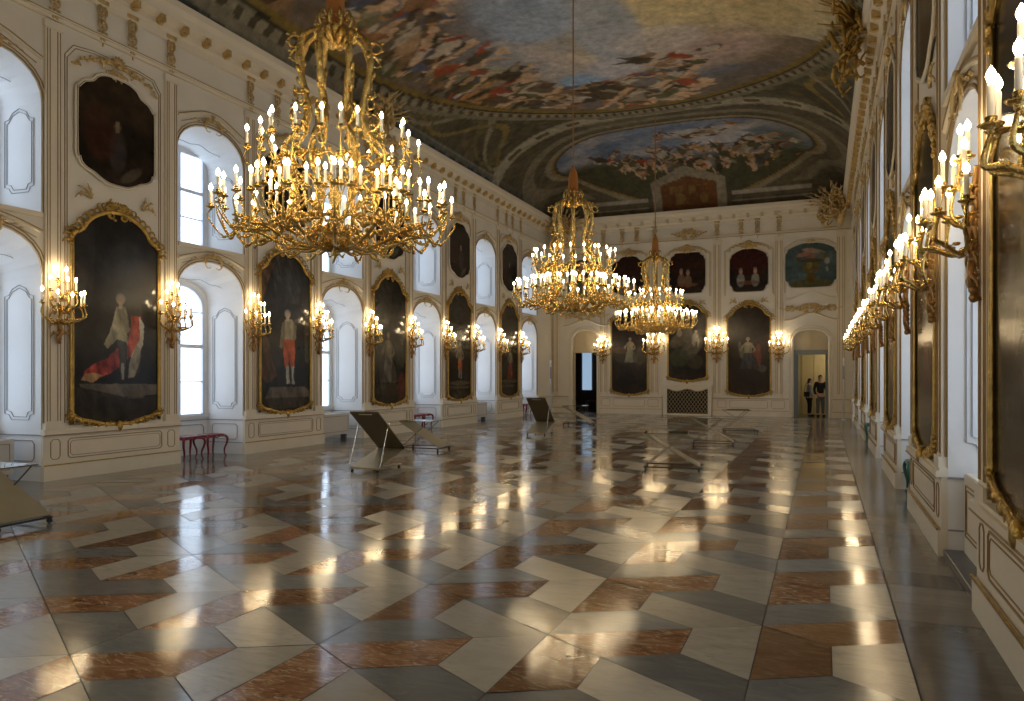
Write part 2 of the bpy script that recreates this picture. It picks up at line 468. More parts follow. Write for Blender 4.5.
def build_ceiling():
    # denser near the walls where the cove is steep
    xs = np.concatenate([XL + (np.linspace(0, 1, 26)[:-1] ** 2) * 1.2, np.linspace(XL + 1.2, XR - 1.2, 190), XR - (np.linspace(1, 0, 26)[1:] ** 2) * 1.2])
    ys = np.concatenate([np.linspace(YF, 9, 40)[:-1], np.linspace(9, YE - 1.2, 440), YE - (np.linspace(1, 0, 30)[1:] ** 2) * 1.2])
    X, Y = np.meshgrid(xs, ys); Z = cz(X, Y)
    # painted architecture ground: dark olive green with lighter mouldings
    n = fbm(X * .8, Y * .8, 5); n2 = fbm(X * 3, Y * 3, 9)
    C = np.zeros(X.shape + (3,)); C[:] = (.115, .10, .062)
    C = lay(C, (n - .45) * 3, (.17, .155, .09)); C = lay(C, (n2 - .55) * 3, (.06, .06, .042))
    yc = 13.8
    d = np.minimum(np.minimum(X - XL, XR - X), YE - Y)
    sd = np.minimum(X - XL, XR - X)
    # bluish grey band and pale rail running above the cornice
    dz = Z - 8.7
    C = lay(C, ((dz > .02) & (dz < .42)) * .9, (.16, .165, .15))
    C = lay(C, ((dz > .10) & (dz < .30) & (np.sin(Y * 9 + X * 9) > -.3)) * .8, (.05, .06, .05))
    C = lay(C, ((dz > .42) & (dz < .5)) * .9, (.27, .25, .19))
    # curving golden strapwork in the coves
    for ph, cc in ((0, (.30, .22, .07)), (1.3, (.34, .30, .20)), (2.2, (.20, .16, .07))):
        w = np.abs(dz - 1.05 - .42 * np.sin(Y * 1.15 + ph) * (sd < 3.2) - .3 * np.sin(X * 1.2 + ph) * (sd >= 3.2))
        C = lay(C, (w < .055) * (dz < 1.85) * .85, cc)
    # green foliage clumps and bronze figures in the spandrels
    rg = random.Random(12)
    for k in range(260):
        x = rg.choice([rg.uniform(XL + .3, XL + 3), rg.uniform(XR - 3, XR - .3)]); y = rg.uniform(9, 30)
        c = rg.choice([(.09, .10, .045), (.14, .13, .06), (.20, .15, .08), (.07, .07, .05), (.24, .2, .12)])
        C = blob(C, X, Y, (x, y, rg.uniform(.08, .35), rg.uniform(.05, .16), rg.uniform(0, 180), c, .7)) if False else C
        sx = (np.abs(X - x) < .5) ; 
        u = (X - x) / rg.uniform(.08, .35); v = (Y - y) / rg.uniform(.08, .25)
        C = lay(C, np.clip(1.3 - (u * u + v * v), 0, 1) * .7, c)
    # big central oval
    E = (np.abs((X - CX) / 5.8) ** 2.6 + np.abs((Y - yc) / 10.4) ** 2.6) ** (1 / 2.6)
    wob = .0
    C = lay(C, (E < 1.085) * 1., (.27, .24, .17))
    ang = np.arctan2((Y - yc) / 10.4, (X - CX) / 5.8)
    C = lay(C, ((E < 1.063) & (E > 1.038)) * 1., (.11, .09, .05))
    C = lay(C, ((E < 1.063) & (E > 1.038) & (np.sin(ang * 150) > -.2)) * 1., (.34, .30, .20))
    C = lay(C, ((E < 1.022) & (E > 1.0)) * 1., (.27, .19, .05))
    C = lay(C, ((E < 1.032) & (E > 1.022)) * 1., (.06, .05, .028))
    ins = (E < 1.0)
    C = C * .78; S = np.zeros_like(C); S[:] = (.20, .225, .26)
    c1 = fbm(X * .35, Y * .35, 21); c2 = fbm(X * 1.1, Y * 1.1, 31)
    S = lay(S, (c1 - .45) * 4, (.40, .36, .33)); S = lay(S, (c2 - .5) * 3, (.46, .42, .37))
    # golden glory of light right of centre
    S = lay(S, np.clip(1.15 - np.hypot((X + 3.0) / 3.8, (Y - 17.2) / 4.8) + .35 * (c2 - .5), 0, 1) ** .8 * 1.0, (.56, .46, .24))
    S = lay(S, np.clip(1.25 - np.hypot((X + 1.2) / 2.2, (Y - 18.6) / 2.2), 0, 1) * .9, (.46, .38, .20))
    S = lay(S, np.clip(1.1 - np.hypot((X + 2.6) / 2.3, (Y - 20.6) / 1.6), 0, 1) * .9, (.36, .26, .25))
    for b in [(-6.9, 16.9, 1.3, 1.6, 0, (.27, .33, .42), .9), (-5.2, 18.5, .9, 2.2, 0, (.30, .34, .40), .8), (-2.2, 22.4, 1.6, .5, -12, (.17, .24, .36), .9),
              (-6.7, 21.4, .7, .5, 0, (.24, .36, .50), .9), (-5.6, 20.9, .8, .7, 0, (.42, .42, .46), .8), (-4.1, 19.6, 1.3, .8, 0, (.47, .43, .40), .7)]:
        S = blob(S, X, Y, b)
    # dark earth and clouds carrying the figures
    ring = E - .12 * (fbm(X * .5, Y * .5, 44) - .5)
    S = lay(S, np.clip((ring - .80) * 9, 0, 1) * ((Y > 20) | (X < -7.2)) * .85, (.13, .095, .06))
    S = lay(S, np.clip(1.2 - np.hypot((X + 9.6) / 1.8, (Y - 15.5) / 4.2), 0, 1), (.12, .085, .05))
    S = blob(S, X, Y, (-7.6, 22.0, 1.7, .35, 12, (.36, .32, .27), .85))
    S = blob(S, X, Y, (-8.8, 19.9, 1.0, .55, 30, (.30, .27, .16), .8))
    WX = X + .55 * (fbm(X * 1.9, Y * 1.9, 61, 4) - .5); WY = Y + .55 * (fbm(X * 1.9, Y * 1.9, 71, 4) - .5)
    pal = [(.05, .035, .02), (.06, .05, .03), (.085, .06, .03), (.36, .24, .14), (.30, .15, .07), (.27, .06, .03), (.36, .31, .24), (.44, .39, .31), (.08, .09, .13), (.06, .045, .026), (.09, .09, .04), (.38, .20, .08), (.20, .12, .06), (.14, .13, .13), (.04, .034, .022), (.16, .15, .08), (.10, .07, .04), (.25, .22, .16)]
    def stamp(S, x, y, sz, dirn):
        body = rg.choice(pal); robe = rg.choice(pal)
        parts = [(0, 0, .34, .14, body), (.34, .05, .10, .09, (.5, .35, .22)), (-.3, .12, .28, .07, rg.choice(pal)), (-.25, -.14, .26, .06, body), (.15, .2, .22, .06, (.48, .32, .2)), (-.05, -.05, .26, .16, robe), (.1, -.22, .2, .07, rg.choice(pal))]
        ca, sa = math.cos(dirn), math.sin(dirn)
        for px, py, rx, ry, c in parts:
            qx, qy = x + (px * ca - py * sa) * sz, y + (px * sa + py * ca) * sz
            R = max(rx, ry) * sz * 1.3
            iy = np.where((ys > qy - R) & (ys < qy + R))[0]; ix = np.where((xs > qx - R) & (xs < qx + R))[0]
            if len(iy) < 1 or len(ix) < 1: continue
            sl = (slice(iy[0], iy[-1] + 1), slice(ix[0], ix[-1] + 1))
            S[sl] = blob(S[sl], WX[sl], WY[sl], (qx, qy, rx * sz, ry * sz, math.degrees(dirn) + rg.uniform(-35, 35), c, .9))
        return S
    for k in range(125):
        t = rg.uniform(0, 1)
        if t < .45:   # along the left flank
            y = rg.uniform(11, 20.5); x = CX - 5.8 * (1 - abs((y - yc) / 10.4) ** 2.6) ** (1 / 2.6) + rg.uniform(.25, 2.4)
        else:         # along the far end
            x = rg.uniform(-9.8, -3.6); y = yc + 10.4 * (1 - min(.99, abs((x - CX) / 5.8)) ** 2.6) ** (1 / 2.6) - rg.uniform(.3, 2.3)
        S = stamp(S, x, y, rg.uniform(1.0, 1.9), rg.uniform(-.5, .7))
    for x, y, q in ((-4.7, 20.7, 1.3), (-4.2, 21.3, 1.1), (-3.6, 20.9, 1.2), (-4.9, 21.7, 1.2), (-3.3, 21.5, 1.0), (-7.0, 14.5, 1.2), (-8.0, 12.5, 1.4), (-4.0, 22.0, 1.1), (-2.7, 20.7, .9)):
        S = stamp(S, x, y, q, rg.uniform(-.5, .5))
    m = ins.astype(float)[..., None]; C = C * (1 - m) + S * m * 1.22
    # end lunette: pale band, shell cove, oval scene
    for y0, sgn in ((YE, 1),):
        V = YE - Y
        yb = 7.35 - .9 * np.abs((X - CX) / 6.3) ** 2.2                    # band distance from the end wall
        bd = V - yb
        zone = (V < yb) & (E > 1.085)
        C = lay(C, zone * .8, (.10, .085, .055)); C = lay(C, zone * (n - .5) * 4, (.15, .125, .08))
        C = lay(C, (np.abs(bd) < .36) * (E > 1.085), (.34, .31, .23))
        C = lay(C, (np.abs(bd) < .13) * (E > 1.085) * (np.sin(X * 5.2) > .2), (.12, .095, .05))
        C = lay(C, (np.abs(np.abs(bd) - .30) < .04) * (E > 1.085) * .7, (.2, .175, .115))
        O = (np.abs((X - CX) / 4.85) ** 2.2 + np.abs((Y - 29.15) / 2.85) ** 2.2) ** (1 / 2.2)
        C = lay(C, (np.abs(O - 1.25) < .05) * (V > .4), (.20, .175, .12))
        C = lay(C, (O < 1.10) & (V > .22), (.26, .23, .16)); C = lay(C, (O < 1.055) & (V > .22), (.24, .17, .06)); C = lay(C, (O < 1.03) & (V > .22), (.08, .065, .04))
        T = np.zeros_like(C); T[:] = (.17, .21, .29)
        T = lay(T, (c2 - .45) * 4, (.30, .29, .30)); T = lay(T, (fbm(X * .9, Y * .9, 77) - .5) * 4, (.10, .135, .20))
        T = lay(T, np.clip((Y - 29.3 + (X < -7) * .2) * 1.1, 0, 1), (.065, .065, .035))
        T = lay(T, np.clip(1.1 - np.hypot((X + 1.3) / 1.4, (Y - 28.9) / 1.8), 0, 1) * .9, (.09, .11, .07))
        T = blob(T, X, Y, (-4.0, 27.6, 1.7, .5, 0, (.46, .42, .36), .7)); T = blob(T, X, Y, (-3.5, 28.5, 1.1, .6, 0, (.44, .44, .45), .8))
        keep = X.copy()
        for k in range(70):
            x = rg.uniform(-8.8, -.9); y = 30.2 - .35 * abs(x + 4) / 4 + rg.uniform(-1.2, 1.0)
            T = stamp(T, x, y, rg.uniform(.6, 1.15), rg.uniform(1.1, 2.1))
        for k in range(14): T = stamp(T, rg.uniform(-6, -3), rg.uniform(27, 28.2), .7, rg.uniform(0, 3))
        mm = ((O < 1.0) & (V > .25)).astype(float)[..., None]; C = C * (1 - mm) + T * mm * 1.12
        # painted tablet at the foot of the lunette and the steps beside it
        C = lay(C, (np.abs(X + 5.25) < 1.55) & (dz < 1.55 - .25 * np.abs(X + 5.25)) & (V < 2), (.25, .22, .16))
        C = lay(C, (np.abs(X + 5.25) < 1.15) & (dz < 1.28 - .2 * np.abs(X + 5.25)) & (V < 2), (.15, .065, .025))
        C = lay(C, (np.abs(X + 5.25) < .8) & (dz < 1.0) & (dz > .35) & (n2 > .52) & (V < 2), (.20, .12, .04))
        for a, b_, cc in ((.55, .66, (.36, .33, .27)), (.28, .34, (.26, .24, .19))):
            C = lay(C, (np.abs(X + 5.25) > 1.75) & (dz > a) & (dz < b_) & (V < 2) & (sd > 1.5), cc)
    C = np.clip(C * (.7 + .6 * fbm(X * 3.1, Y * 3.1, 3, 5))[..., None], .004, 1)
    ny, nx = X.shape
    vs = np.stack([X, Y, Z], -1).reshape(-1, 3)
    i = np.arange(ny * nx).reshape(ny, nx)
    q = np.stack([i[:-1, :-1], i[1:, :-1], i[1:, 1:], i[:-1, 1:]], -1).reshape(-1, 4)
    me = bpy.data.meshes.new('ceiling')
    me.vertices.add(len(vs)); me.vertices.foreach_set('co', vs.ravel())
    me.loops.add(q.size); me.loops.foreach_set('vertex_index', q.ravel())
    me.polygons.add(len(q)); me.polygons.foreach_set('loop_start', np.arange(0, q.size, 4)); me.polygons.foreach_set('loop_total', np.full(len(q), 4))
    me.polygons.foreach_set('use_smooth', np.ones(len(q), bool))
    me.update(calc_edges=True); me.validate()
    at = me.color_attributes.new('Col', 'FLOAT_COLOR', 'POINT')
    at.data.foreach_set('color', np.concatenate([C.reshape(-1, 3), np.ones((ny * nx, 1))], 1).ravel().astype('f'))
    me.materials.append(M['fresco'])
    o = bpy.data.objects.new('ceiling', me); col.objects.link(o); o['kind'] = 'structure'
build_ceiling()

# ------------------------------------------------------------------ side walls
LZS, LR = 3.33, .66        # lower opening spring and rise
UZ0, UZS, UR = 4.30, 6.06, .66
ND = .92                   # niche depth
BH = .80                   # half width of the niche at its back
def side_wall(key, W, piers, wins, name):
    mb = MB(W)
    ZT = 8.8
    edges = []
    wc = sorted(wins)
    prev = YF
    for c in wc:
        mb.quad((prev, 0, 0), (c - OH, 0, 0), (c - OH, 0, ZT), (prev, 0, ZT)); prev = c + OH
        la = [(c + x, z) for x, z in arch(OH, LZS, LR)]; ua = [(c + x, z) for x, z in arch(OH, UZS, UR)]
        for i in range(len(la) - 1):
            mb.quad((la[i][0], 0, la[i][1]), (la[i + 1][0], 0, la[i + 1][1]), (la[i + 1][0], 0, UZ0), (la[i][0], 0, UZ0))
            mb.quad((ua[i][0], 0, ua[i][1]), (ua[i + 1][0], 0, ua[i + 1][1]), (ua[i + 1][0], 0, ZT), (ua[i][0], 0, ZT))
    mb.quad((prev, 0, 0), (YE, 0, 0), (YE, 0, ZT), (prev, 0, ZT))
    w = mb.build(name, 'plaster'); w['kind'] = 'structure'
    # plinth, dado and rail of every pier; raised pilaster strips
    dd = MB(W); ln = MB(W); gl = MB(W)
    prs = [(c - 0 - 1.34, c + 1.34) for c in piers]
    spans = []
    for i in range(len(wc) + 1):
        a = (wc[i - 1] + OH) if i else YF; b_ = (wc[i] - OH) if i < len(wc) else YE
        spans.append((a, b_))
    for a, b_ in spans:
        dd.box(a, b_, 0, .055, 0, .74); dd.box(a - .01, b_ + .01, 0, .085, 0, .24); dd.box(a - .01, b_ + .01, 0, .10, .74, .80); dd.box(a, b_, 0, .07, .80, .83)
        gl.tube([(a - .01, .088, .25), (b_ + .01, .088, .25)], .013, 4)
        ln.tube([(a, .10, .735), (b_, .10, .735)], .010, 4)
        m = (a + b_) / 2
        if b_ - a > 2:
            for s0 in (a + .04, b_ - .32):
                dd.box(s0, s0 + .28, 0, .05, .83, 7.42)
                dd.box(s0 - .02, s0 + .30, 0, .065, 7.30, 7.42); dd.box(s0 - .02, s0 + .30, 0, .075, .83, .93)
                for q in (.03, .075, .205, .25): ln.tube([(s0 + q, .054, .96), (s0 + q, .054, 7.28)], .007, 4)
            # dado panels
            rect = lambda x0, x1, z0, z1, d, B, r=.008: B.tube([(x0 + .04, d, z0), (x1 - .04, d, z0), (x1, d, z0 + .04), (x1, d, z1 - .04), (x1 - .04, d, z1), (x0 + .04, d, z1), (x0, d, z1 - .04), (x0, d, z0 + .04)], r, 4, True)
            rect(a + .42, b_ - .42, .34, .66, .058, ln, .010); rect(a + .46, b_ - .46, .38, .62, .058, ln, .006)
            rect(a + .12, a + .28, .34, .66, .058, ln); rect(b_ - .28, b_ - .12, .34, .66, .058, ln)
            # long panel around the pictures
            for q, zz0, zz1 in ((.40, .92, 7.25), (.44, .96, 7.21)):
                ln.tube([(a + q, .006, zz0), (a + q, .006, zz1 - .25), (a + q + .15, .006, zz1 - .05), (a + q + .5, .006, zz1), (b_ - q - .5, .006, zz1), (b_ - q - .15, .006, zz1 - .05), (b_ - q, .006, zz1 - .25), (b_ - q, .006, zz0)], .008, 4, True)
    # architrave, upper wall line; window heads
    dd.box(YF, YE, 0, .05, 7.46, 7.52); dd.box(YF, YE, 0, .085, 7.52, 7.58)
    ln.tube([(YF, .088, 7.55), (YE, .088, 7.55)], .008, 4)
    for c in wc:
        for zs, rise, zb in ((LZS, LR, .83), (UZS, UR, UZ0)):
            for off, r in ((.035, .014), (.085, .010)):
                pts = [(c + x, .012, z) for x, z in arch(OH + off, zs, rise + off)]
                pts = [(c - OH - off, .012, zb)] + pts + [(c + OH + off, .012, zb)]
                ln.tube(pts, r, 4)
        # eyebrow moulding above each opening
        for zz, amp in ((4.09, .09), (6.86, .16)):
            pts = [(c + OH * 1.0 * t, .02, zz + amp * (math.cos(t * PI) * .5 + .5) - .10 * abs(t) ** 3) for t in [i / 8 - 1 for i in range(17)]]
            dd.tube(pts, .03, 5); ln.tube([(p[0], .045, p[2] + .02) for p in pts], .010, 4)
            ln.tube([(p[0] * .9 + c * .1, .02, p[2] - .10) for p in pts], .007, 4)
        dd.box(c - OH, c + OH, 0, .05, 4.22, 4.30)
    kid(dd.build('dado_and_pilasters', 'plaster_trim'), w); kid(ln.build('moulding_lines', 'line'), w); kid(gl.build('gilded_plinth_line', 'frame_gold'), w)
    return w
wall_left = side_wall('L', WL, PIER, WIN, 'wall_left')
wall_right = side_wall('R', WR, PIER, WIN, 'wall_right')

def window_meshes():
    out = {}
    # the window's local frame: x lateral, y out of the wall, z up (origin on the floor in the wall plane)
    r = MB()
    def niche(zb, zs, rise, zb2, zs2, rise2, floor_sill):
        f = [(-OH, zb)] + arch(OH, zs, rise) + [(OH, zb)]
        g = [(-BH, zb2)] + arch(BH, zs2, rise2) + [(BH, zb2)]
        for i in range(len(f) - 1):
            r.quad((f[i][0], 0, f[i][1]), (f[i + 1][0], 0, f[i + 1][1]), (g[i + 1][0], -ND, g[i + 1][1]), (g[i][0], -ND, g[i][1]))
        if floor_sill: r.quad((-OH, 0, zb), (OH, 0, zb), (BH, -ND, zb2), (-BH, -ND, zb2))
        return g
    gl_ = niche(0, LZS, LR, 0, 3.22, .50, False)
    gu = niche(UZ0, UZS, UR, UZ0 + .06, 6.08, .42, True)
    out['reveal'] = r.mesh('reveal')
    # back walls around glass
    b_ = MB()
    b_.box(-BH, BH, -ND - .04, -ND, 0, .80)
    gw = .68
    def around(g, ga, zb, z0):
        # strip between the niche back outline g and the glass outline ga (same point count)
        for i in range(len(g) - 1):
            b_.quad((g[i][0], -ND, max(g[i][1], zb)), (g[i + 1][0], -ND, max(g[i + 1][1], zb)), (ga[i + 1][0], -ND, ga[i + 1][1]), (ga[i][0], -ND, ga[i][1]))
    ga1 = [(-gw, .86)] + arch(gw, 3.10, .52) + [(gw, .86)]
    around(gl_, ga1, .80, 0); b_.quad((-BH, -ND, .80), (BH, -ND, .80), (gw, -ND, .86), (-gw, -ND, .86))
    ga2 = [(-gw, 4.50)] + [(x, 6.42) for x, z in arch(gw, 6, .3)] + [(gw, 4.50)]
    around(gu, ga2, UZ0, 0); b_.quad((-BH, -ND, UZ0), (BH, -ND, UZ0), (gw, -ND, 4.5), (-gw, -ND, 4.5))
    b_.box(-BH, BH, -ND, -ND + .05, .80, .84)
    out['surround'] = b_.mesh('surround')
    p = MB()
    for ga, zb in ((ga1, .86), (ga2, 4.5)):
        for i in range(1, len(ga) - 2):
            p.quad((ga[i][0], -ND - .05, zb), (ga[i + 1][0], -ND - .05, zb), (ga[i + 1][0], -ND - .05, ga[i + 1][1]), (ga[i][0], -ND - .05, ga[i][1]))
    out['pane'] = p.mesh('pane')
    s_ = MB()
    for ga in (ga1, ga2): s_.tube([(x, -ND - .02, z) for x, z in ga], .045, 4, True)
    s_.box(-.05, .05, -ND - .04, -ND + .02, .86, 3.62); s_.box(-.05, .05, -ND - .04, -ND + .02, 4.5, 6.42)
    for z, h in ((2.32, .04), (1.56, .012), (5.62, .035), (5.05, .012), (3.05, .012)): s_.box(-gw, gw, -ND - .04, -ND + .01, z - h, z + h)
    out['sash'] = s_.mesh('sash')
    # moulded panels on both jambs, at the head, and below the sill
    l = MB()
    for sg in (1, -1):
        def J(t, z): # point on the jamb at fraction t of depth
            return (sg * (OH + (BH - OH) * t - .008), -ND * t, z)
        for q in (0, .05):
            for z0, z1 in ((.98 + q, 3.1 - q), (UZ0 + .35 + q, 5.95 - q)):
                l.tube([J(.16 + q, z0 + .10), J(.24 + q, z0 + .08), J(.28 + q, z0), J(.68 - q, z0), J(.74 - q, z0 + .08), J(.84 - q, z0 + .10), J(.84 - q, z1 - .12), J(.74, z1 - .10), J(.66, z1), J(.5, z1 + .06), J(.34, z1), J(.26, z1 - .10), J(.16 + q, z1 - .12)], .006, 4, True)
        l.tube([J(.2, .32), J(.8, .32), J(.85, .37), J(.85, .60), J(.8, .65), J(.2, .65), J(.15, .60), J(.15, .37)], .008, 4, True)
        l.tube([J(0, .74), J(1, .74)], .012, 4)
        l.tube([J(0, .25), J(1, .25)], .010, 4)
    l.tube([(-BH, -ND + .012, .74), (BH, -ND + .012, .74)], .012, 4)
    l.tube([(-.62, -ND + .01, .34), (.62, -ND + .01, .34), (.68, -ND + .01, .40), (.68, -ND + .01, .58), (.62, -ND + .01, .64), (-.62, -ND + .01, .64), (-.68, -ND + .01, .58), (-.68, -ND + .01, .40)], .009, 4, True)
    for zz in (3.55, 6.35):
        l.tube([(-.80 + 1.6 * t, -ND * .5, zz + .13 * math.sin(PI * t) + .02 * math.sin(6 * PI * t)) for t in [i / 16 for i in range(17)]], .007, 4)
    out['lines'] = l.mesh('lines')
    # gilded keystone sprays
    k = MB()
    for zz in (4.08, 6.84):
        for sg in (1, -1):
            for q in range(3): curl(k, sg * .03, zz + .02, PI / 2 - sg * (.9 + .3 * q), .22 + .12 * q, -sg * 3, -sg * 14, .016, .006, .04, .02)
            for q in range(5): k.ell((sg * (.2 + .085 * q), .03, zz - .03 - .012 * q + (.03 if q % 2 else 0)), (.04, .016, .018), 6, 3)
        k.ell((0, .05, zz + .05), (.035, .03, .07), 7, 4); k.ell((0, .06, zz + .13), (.05, .03, .028), 7, 4)
    out['spray'] = k.mesh('spray', True)
    mats = dict(reveal='reveal', surround='reveal', pane='pane', sash='sash', lines='line_grey', spray='stucco_gold')
    for a, me in out.items(): me.materials.append(M[mats[a]])
    return out
WM = window_meshes()
wn = 0
for w in 'LR':
    for i, c in enumerate(WIN):
        wn += 1
        o = bpy.data.objects.new('window_%d' % wn, WM['reveal']); col.objects.link(o); o['kind'] = 'structure'
        o.location = wpos(w, c, 0, 0); o.rotation_euler[2] = RZ[w]
        for a, nm in (('surround', 'sill_wall'), ('pane', 'pane'), ('sash', 'window_sash'), ('lines', 'panel_moulding'), ('spray', 'gilded_spray')):
            ch = bpy.data.objects.new(nm, WM[a]); col.objects.link(ch); ch.parent = o

# ------------------------------------------------------------------ end walls
DL, DR = (-9.93, .56, 2.75, 3.30, .42), (-.45, .64, 2.66, 3.10, .42)   # centre, half width, opening top, spring, rise
def end_wall():
    mb = MB(WE); ZT = 8.8
    prev = XL
    for c, h, zo, zs, rise in (DL, DR):
        hh = h + .02
        mb.quad((prev, 0, 0), (c - hh, 0, 0), (c - hh, 0, ZT), (prev, 0, ZT)); prev = c + hh
        la = [(c + x, z) for x, z in arch(hh, zs, rise)]
        for i in range(len(la) - 1): mb.quad((la[i][0], 0, la[i][1]), (la[i + 1][0], 0, la[i + 1][1]), (la[i + 1][0], 0, ZT), (la[i][0], 0, ZT))
        for s0 in (-1, 1): mb.quad((c + s0 * hh, 0, 0), (c + s0 * hh, -.45, 0), (c + s0 * hh, -.45, zs), (c + s0 * hh, 0, zs))
        for i in range(len(la) - 1): mb.quad((la[i][0], 0, la[i][1]), (la[i + 1][0], 0, la[i + 1][1]), (la[i + 1][0], -.45, la[i + 1][1]), (la[i][0], -.45, la[i][1]))
    mb.quad((prev, 0, 0), (XR, 0, 0), (XR, 0, ZT), (prev, 0, ZT))
    w = mb.build('wall_back', 'plaster'); w['kind'] = 'structure'
    dd = MB(WE); ln = MB(WE); gl = MB(WE)
    spans = [(XL, DL[0] - DL[1] - .18), (DL[0] + DL[1] + .16, -6.42), (-4.30, DR[0] - DR[1] - .18), (DR[0] + DR[1] + .16, XR)]
    for a, b_ in spans:
        dd.box(a, b_, 0, .055, 0, .74); dd.box(a, b_, 0, .085, 0, .22); dd.box(a, b_, 0, .10, .74, .80)
        gl.tube([(a, .088, .23), (b_, .088, .23)], .012, 4); ln.tube([(a, .10, .735), (b_, .10, .735)], .012, 4)
    def rect(x0, x1, z0, z1, d=.058, r=.009):
        ln.tube([(x0 + .04, d, z0), (x1 - .04, d, z0), (x1, d, z0 + .04), (x1, d, z1 - .04), (x1 - .04, d, z1), (x0 + .04, d, z1), (x0, d, z1 - .04), (x0, d, z0 + .04)], r, 4, True)
    rect(-8.6, -7.2, .34, .66); rect(-3.6, -2.1, .34, .66); rect(-9.15, -8.75, .34, .66); rect(-7.05, -6.6, .34, .66); rect(-4.1, -3.75, .34, .66); rect(-1.95, -1.45, .34, .66)
    # pilaster strips beside every picture and door
    for s0 in (-11.35, -9.06, -6.76, -4.12, -1.66, .66):
        dd.box(s0 - .16, s0 + .16, 0, .05, .83 if abs(s0 + 11.35) > .1 and abs(s0 - .66) > .1 else 0, 7.40); dd.box(s0 - .18, s0 + .18, 0, .07, 7.28, 7.40)
        for q in (-.12, -.06, .06, .12): ln.tube([(s0 + q, .054, .95), (s0 + q, .054, 7.2)], .011, 4)
    for c in (-7.9, -5.36, -2.84, DL[0], DR[0]):
        hh = .98 if c > -9 and c < -1 else 1.0
        for q in (0, .05):
            z0 = 5.05
            ln.tube([(c - hh + q, .006, z0), (c - hh + q, .006, 6.9), (c - hh + .3, .006, 7.1 - q), (c - .5, .006, 7.18 - q), (c, .006, 7.24 - q), (c + .5, .006, 7.18 - q), (c + hh - .3, .006, 7.1 - q), (c + hh - q, .006, 6.9), (c + hh - q, .006, z0)], .009, 4)
    dd.box(XL, XR, 0, .05, 7.46, 7.52); dd.box(XL, XR, 0, .085, 7.52, 7.58); ln.tube([(XL, .088, 7.5), (XR, .088, 7.5)], .014, 4)
    # stone door surrounds with a curved hood
    for c, h, zo, zs, rise in (DL, DR):
        for off, r in ((.06, .05), (.15, .045)):
            pts = [(c + x, .03, z) for x, z in arch(h + off, zs, rise + off)]
            dd.tube([(c - h - off, .03, 0)] + pts + [(c + h + off, .03, 0)], r, 6)
        pts = [(c + 1.0 * t, .04, 4.05 + .16 * math.cos(t * PI) * (1 - .2 * abs(t))) for t in [i / 10 - 1 for i in range(21)]]
        dd.tube(pts, .05, 6); ln.tube([(p[0], .09, p[2] + .03) for p in pts], .012, 4)
        pts = [(c + .95 * t, .03, 4.92 + .14 * math.cos(t * PI)) for t in [i / 10 - 1 for i in range(21)]]
        dd.tube(pts, .035, 6)
        for s0 in (-1, 1): dd.tube([(c + s0 * .98, .03, 4.0), (c + s0 * 1.0, .03, 4.9)], .05, 6)
    kid(dd.build('dado_and_pilasters', 'plaster_trim'), w); kid(ln.build('moulding_lines', 'line'), w); kid(gl.build('gilded_plinth_line', 'frame_gold'), w)
    return w
wall_back = end_wall()
mb = MB(WF); mb.quad((XL, 0, 0), (XR, 0, 0), (XR, 0, 8.8), (XL, 0, 8.8)); mb.build('wall_front', 'plaster')['kind'] = 'structure'

# cornice all around
def cornice():
    prof = [(0, 8.05), (.04, 8.07), (.05, 8.2), (.11, 8.24), (.11, 8.33), (.27, 8.42), (.29, 8.52), (.36, 8.60), (.38, 8.72), (0, 8.76)]
    n = 0
    for nm, W, a, b_ in (('left', WL, YF, YE), ('right', WR, YF, YE), ('back', WE, XL, XR)):
        mb = MB(W)
        for i in range(len(prof) - 1):
            (d0, z0), (d1, z1) = prof[i], prof[i + 1]
            s0, s1 = (a, b_)
            e = 1 if nm != 'x' else 0
            mb.quad((s0 + 0, d0, z0), (s1 - e * 0, d0, z0), (s1, d1, z1), (s0, d1, z1))
        o = mb.build('trim_cornice_%s' % nm, 'plaster_trim'); o['kind'] = 'structure'
        g = MB(W); y = a + .4 if nm == 'back' else 3.0
        while y < b_ - .3:
            g.box(y - .05, y + .05, .05, .26, 8.27, 8.40); g.ell((y, .17, 8.25), (.06, .08, .035), 8, 4); g.ell((y - .05, .24, 8.30), (.022, .02, .022), 6, 4); g.ell((y + .05, .24, 8.30), (.022, .02, .022), 6, 4)
            y += .55
        kid(g.build('gilded_bracket_row', 'stucco_gold' if nm != 'back' else 'stucco'), o)
    return
cornice()

# hanging stucco drops of the frieze
def drop_mesh():
    m = MB()
    m.box(-.11, .11, 0, .05, .70, .76)
    for sg in (1, -1):
        curl(m, sg * .05, .66, -PI / 2 + sg * .5, .22, -sg * 2, -sg * 14, .018, .008, .03)
        curl(m, sg * .03, .42, -PI / 2 + sg * .8, .2, -sg * 3, -sg * 16, .016, .007, .03)
        m.tube([(sg * .075, .01, .70), (sg * .06, .01, .35)], .010, 4)
        for q in range(3): m.ell((sg * (.07 - .02 * q), .03, .20 - .06 * q), (.032, .02, .028), 6, 3)
    for q in range(7): m.ell((0, .035, .62 - .085 * q), (.03 + .008 * (q % 2), .03, .036), 6, 4)
    m.ell((0, .03, -.01), (.018, .016, .04), 6, 4)
    return m.mesh('drop', True)
DM = drop_mesh(); DM.materials.append(M['stucco_gold'])
def drop(w, wall, s, z=7.42):
    o = bpy.data.objects.new('stucco_drop', DM); col.objects.link(o)
    o.location = wpos(w, s, .02, z); o.rotation_euler[2] = RZ[w]; o.parent = wall
for w, wall in (('L', wall_left), ('R', wall_right)):
    for c in PIER[0 if w == 'R' else 1:]:
        for q in (-1.16, -.3, .3, 1.16): drop(w, wall, c + q)
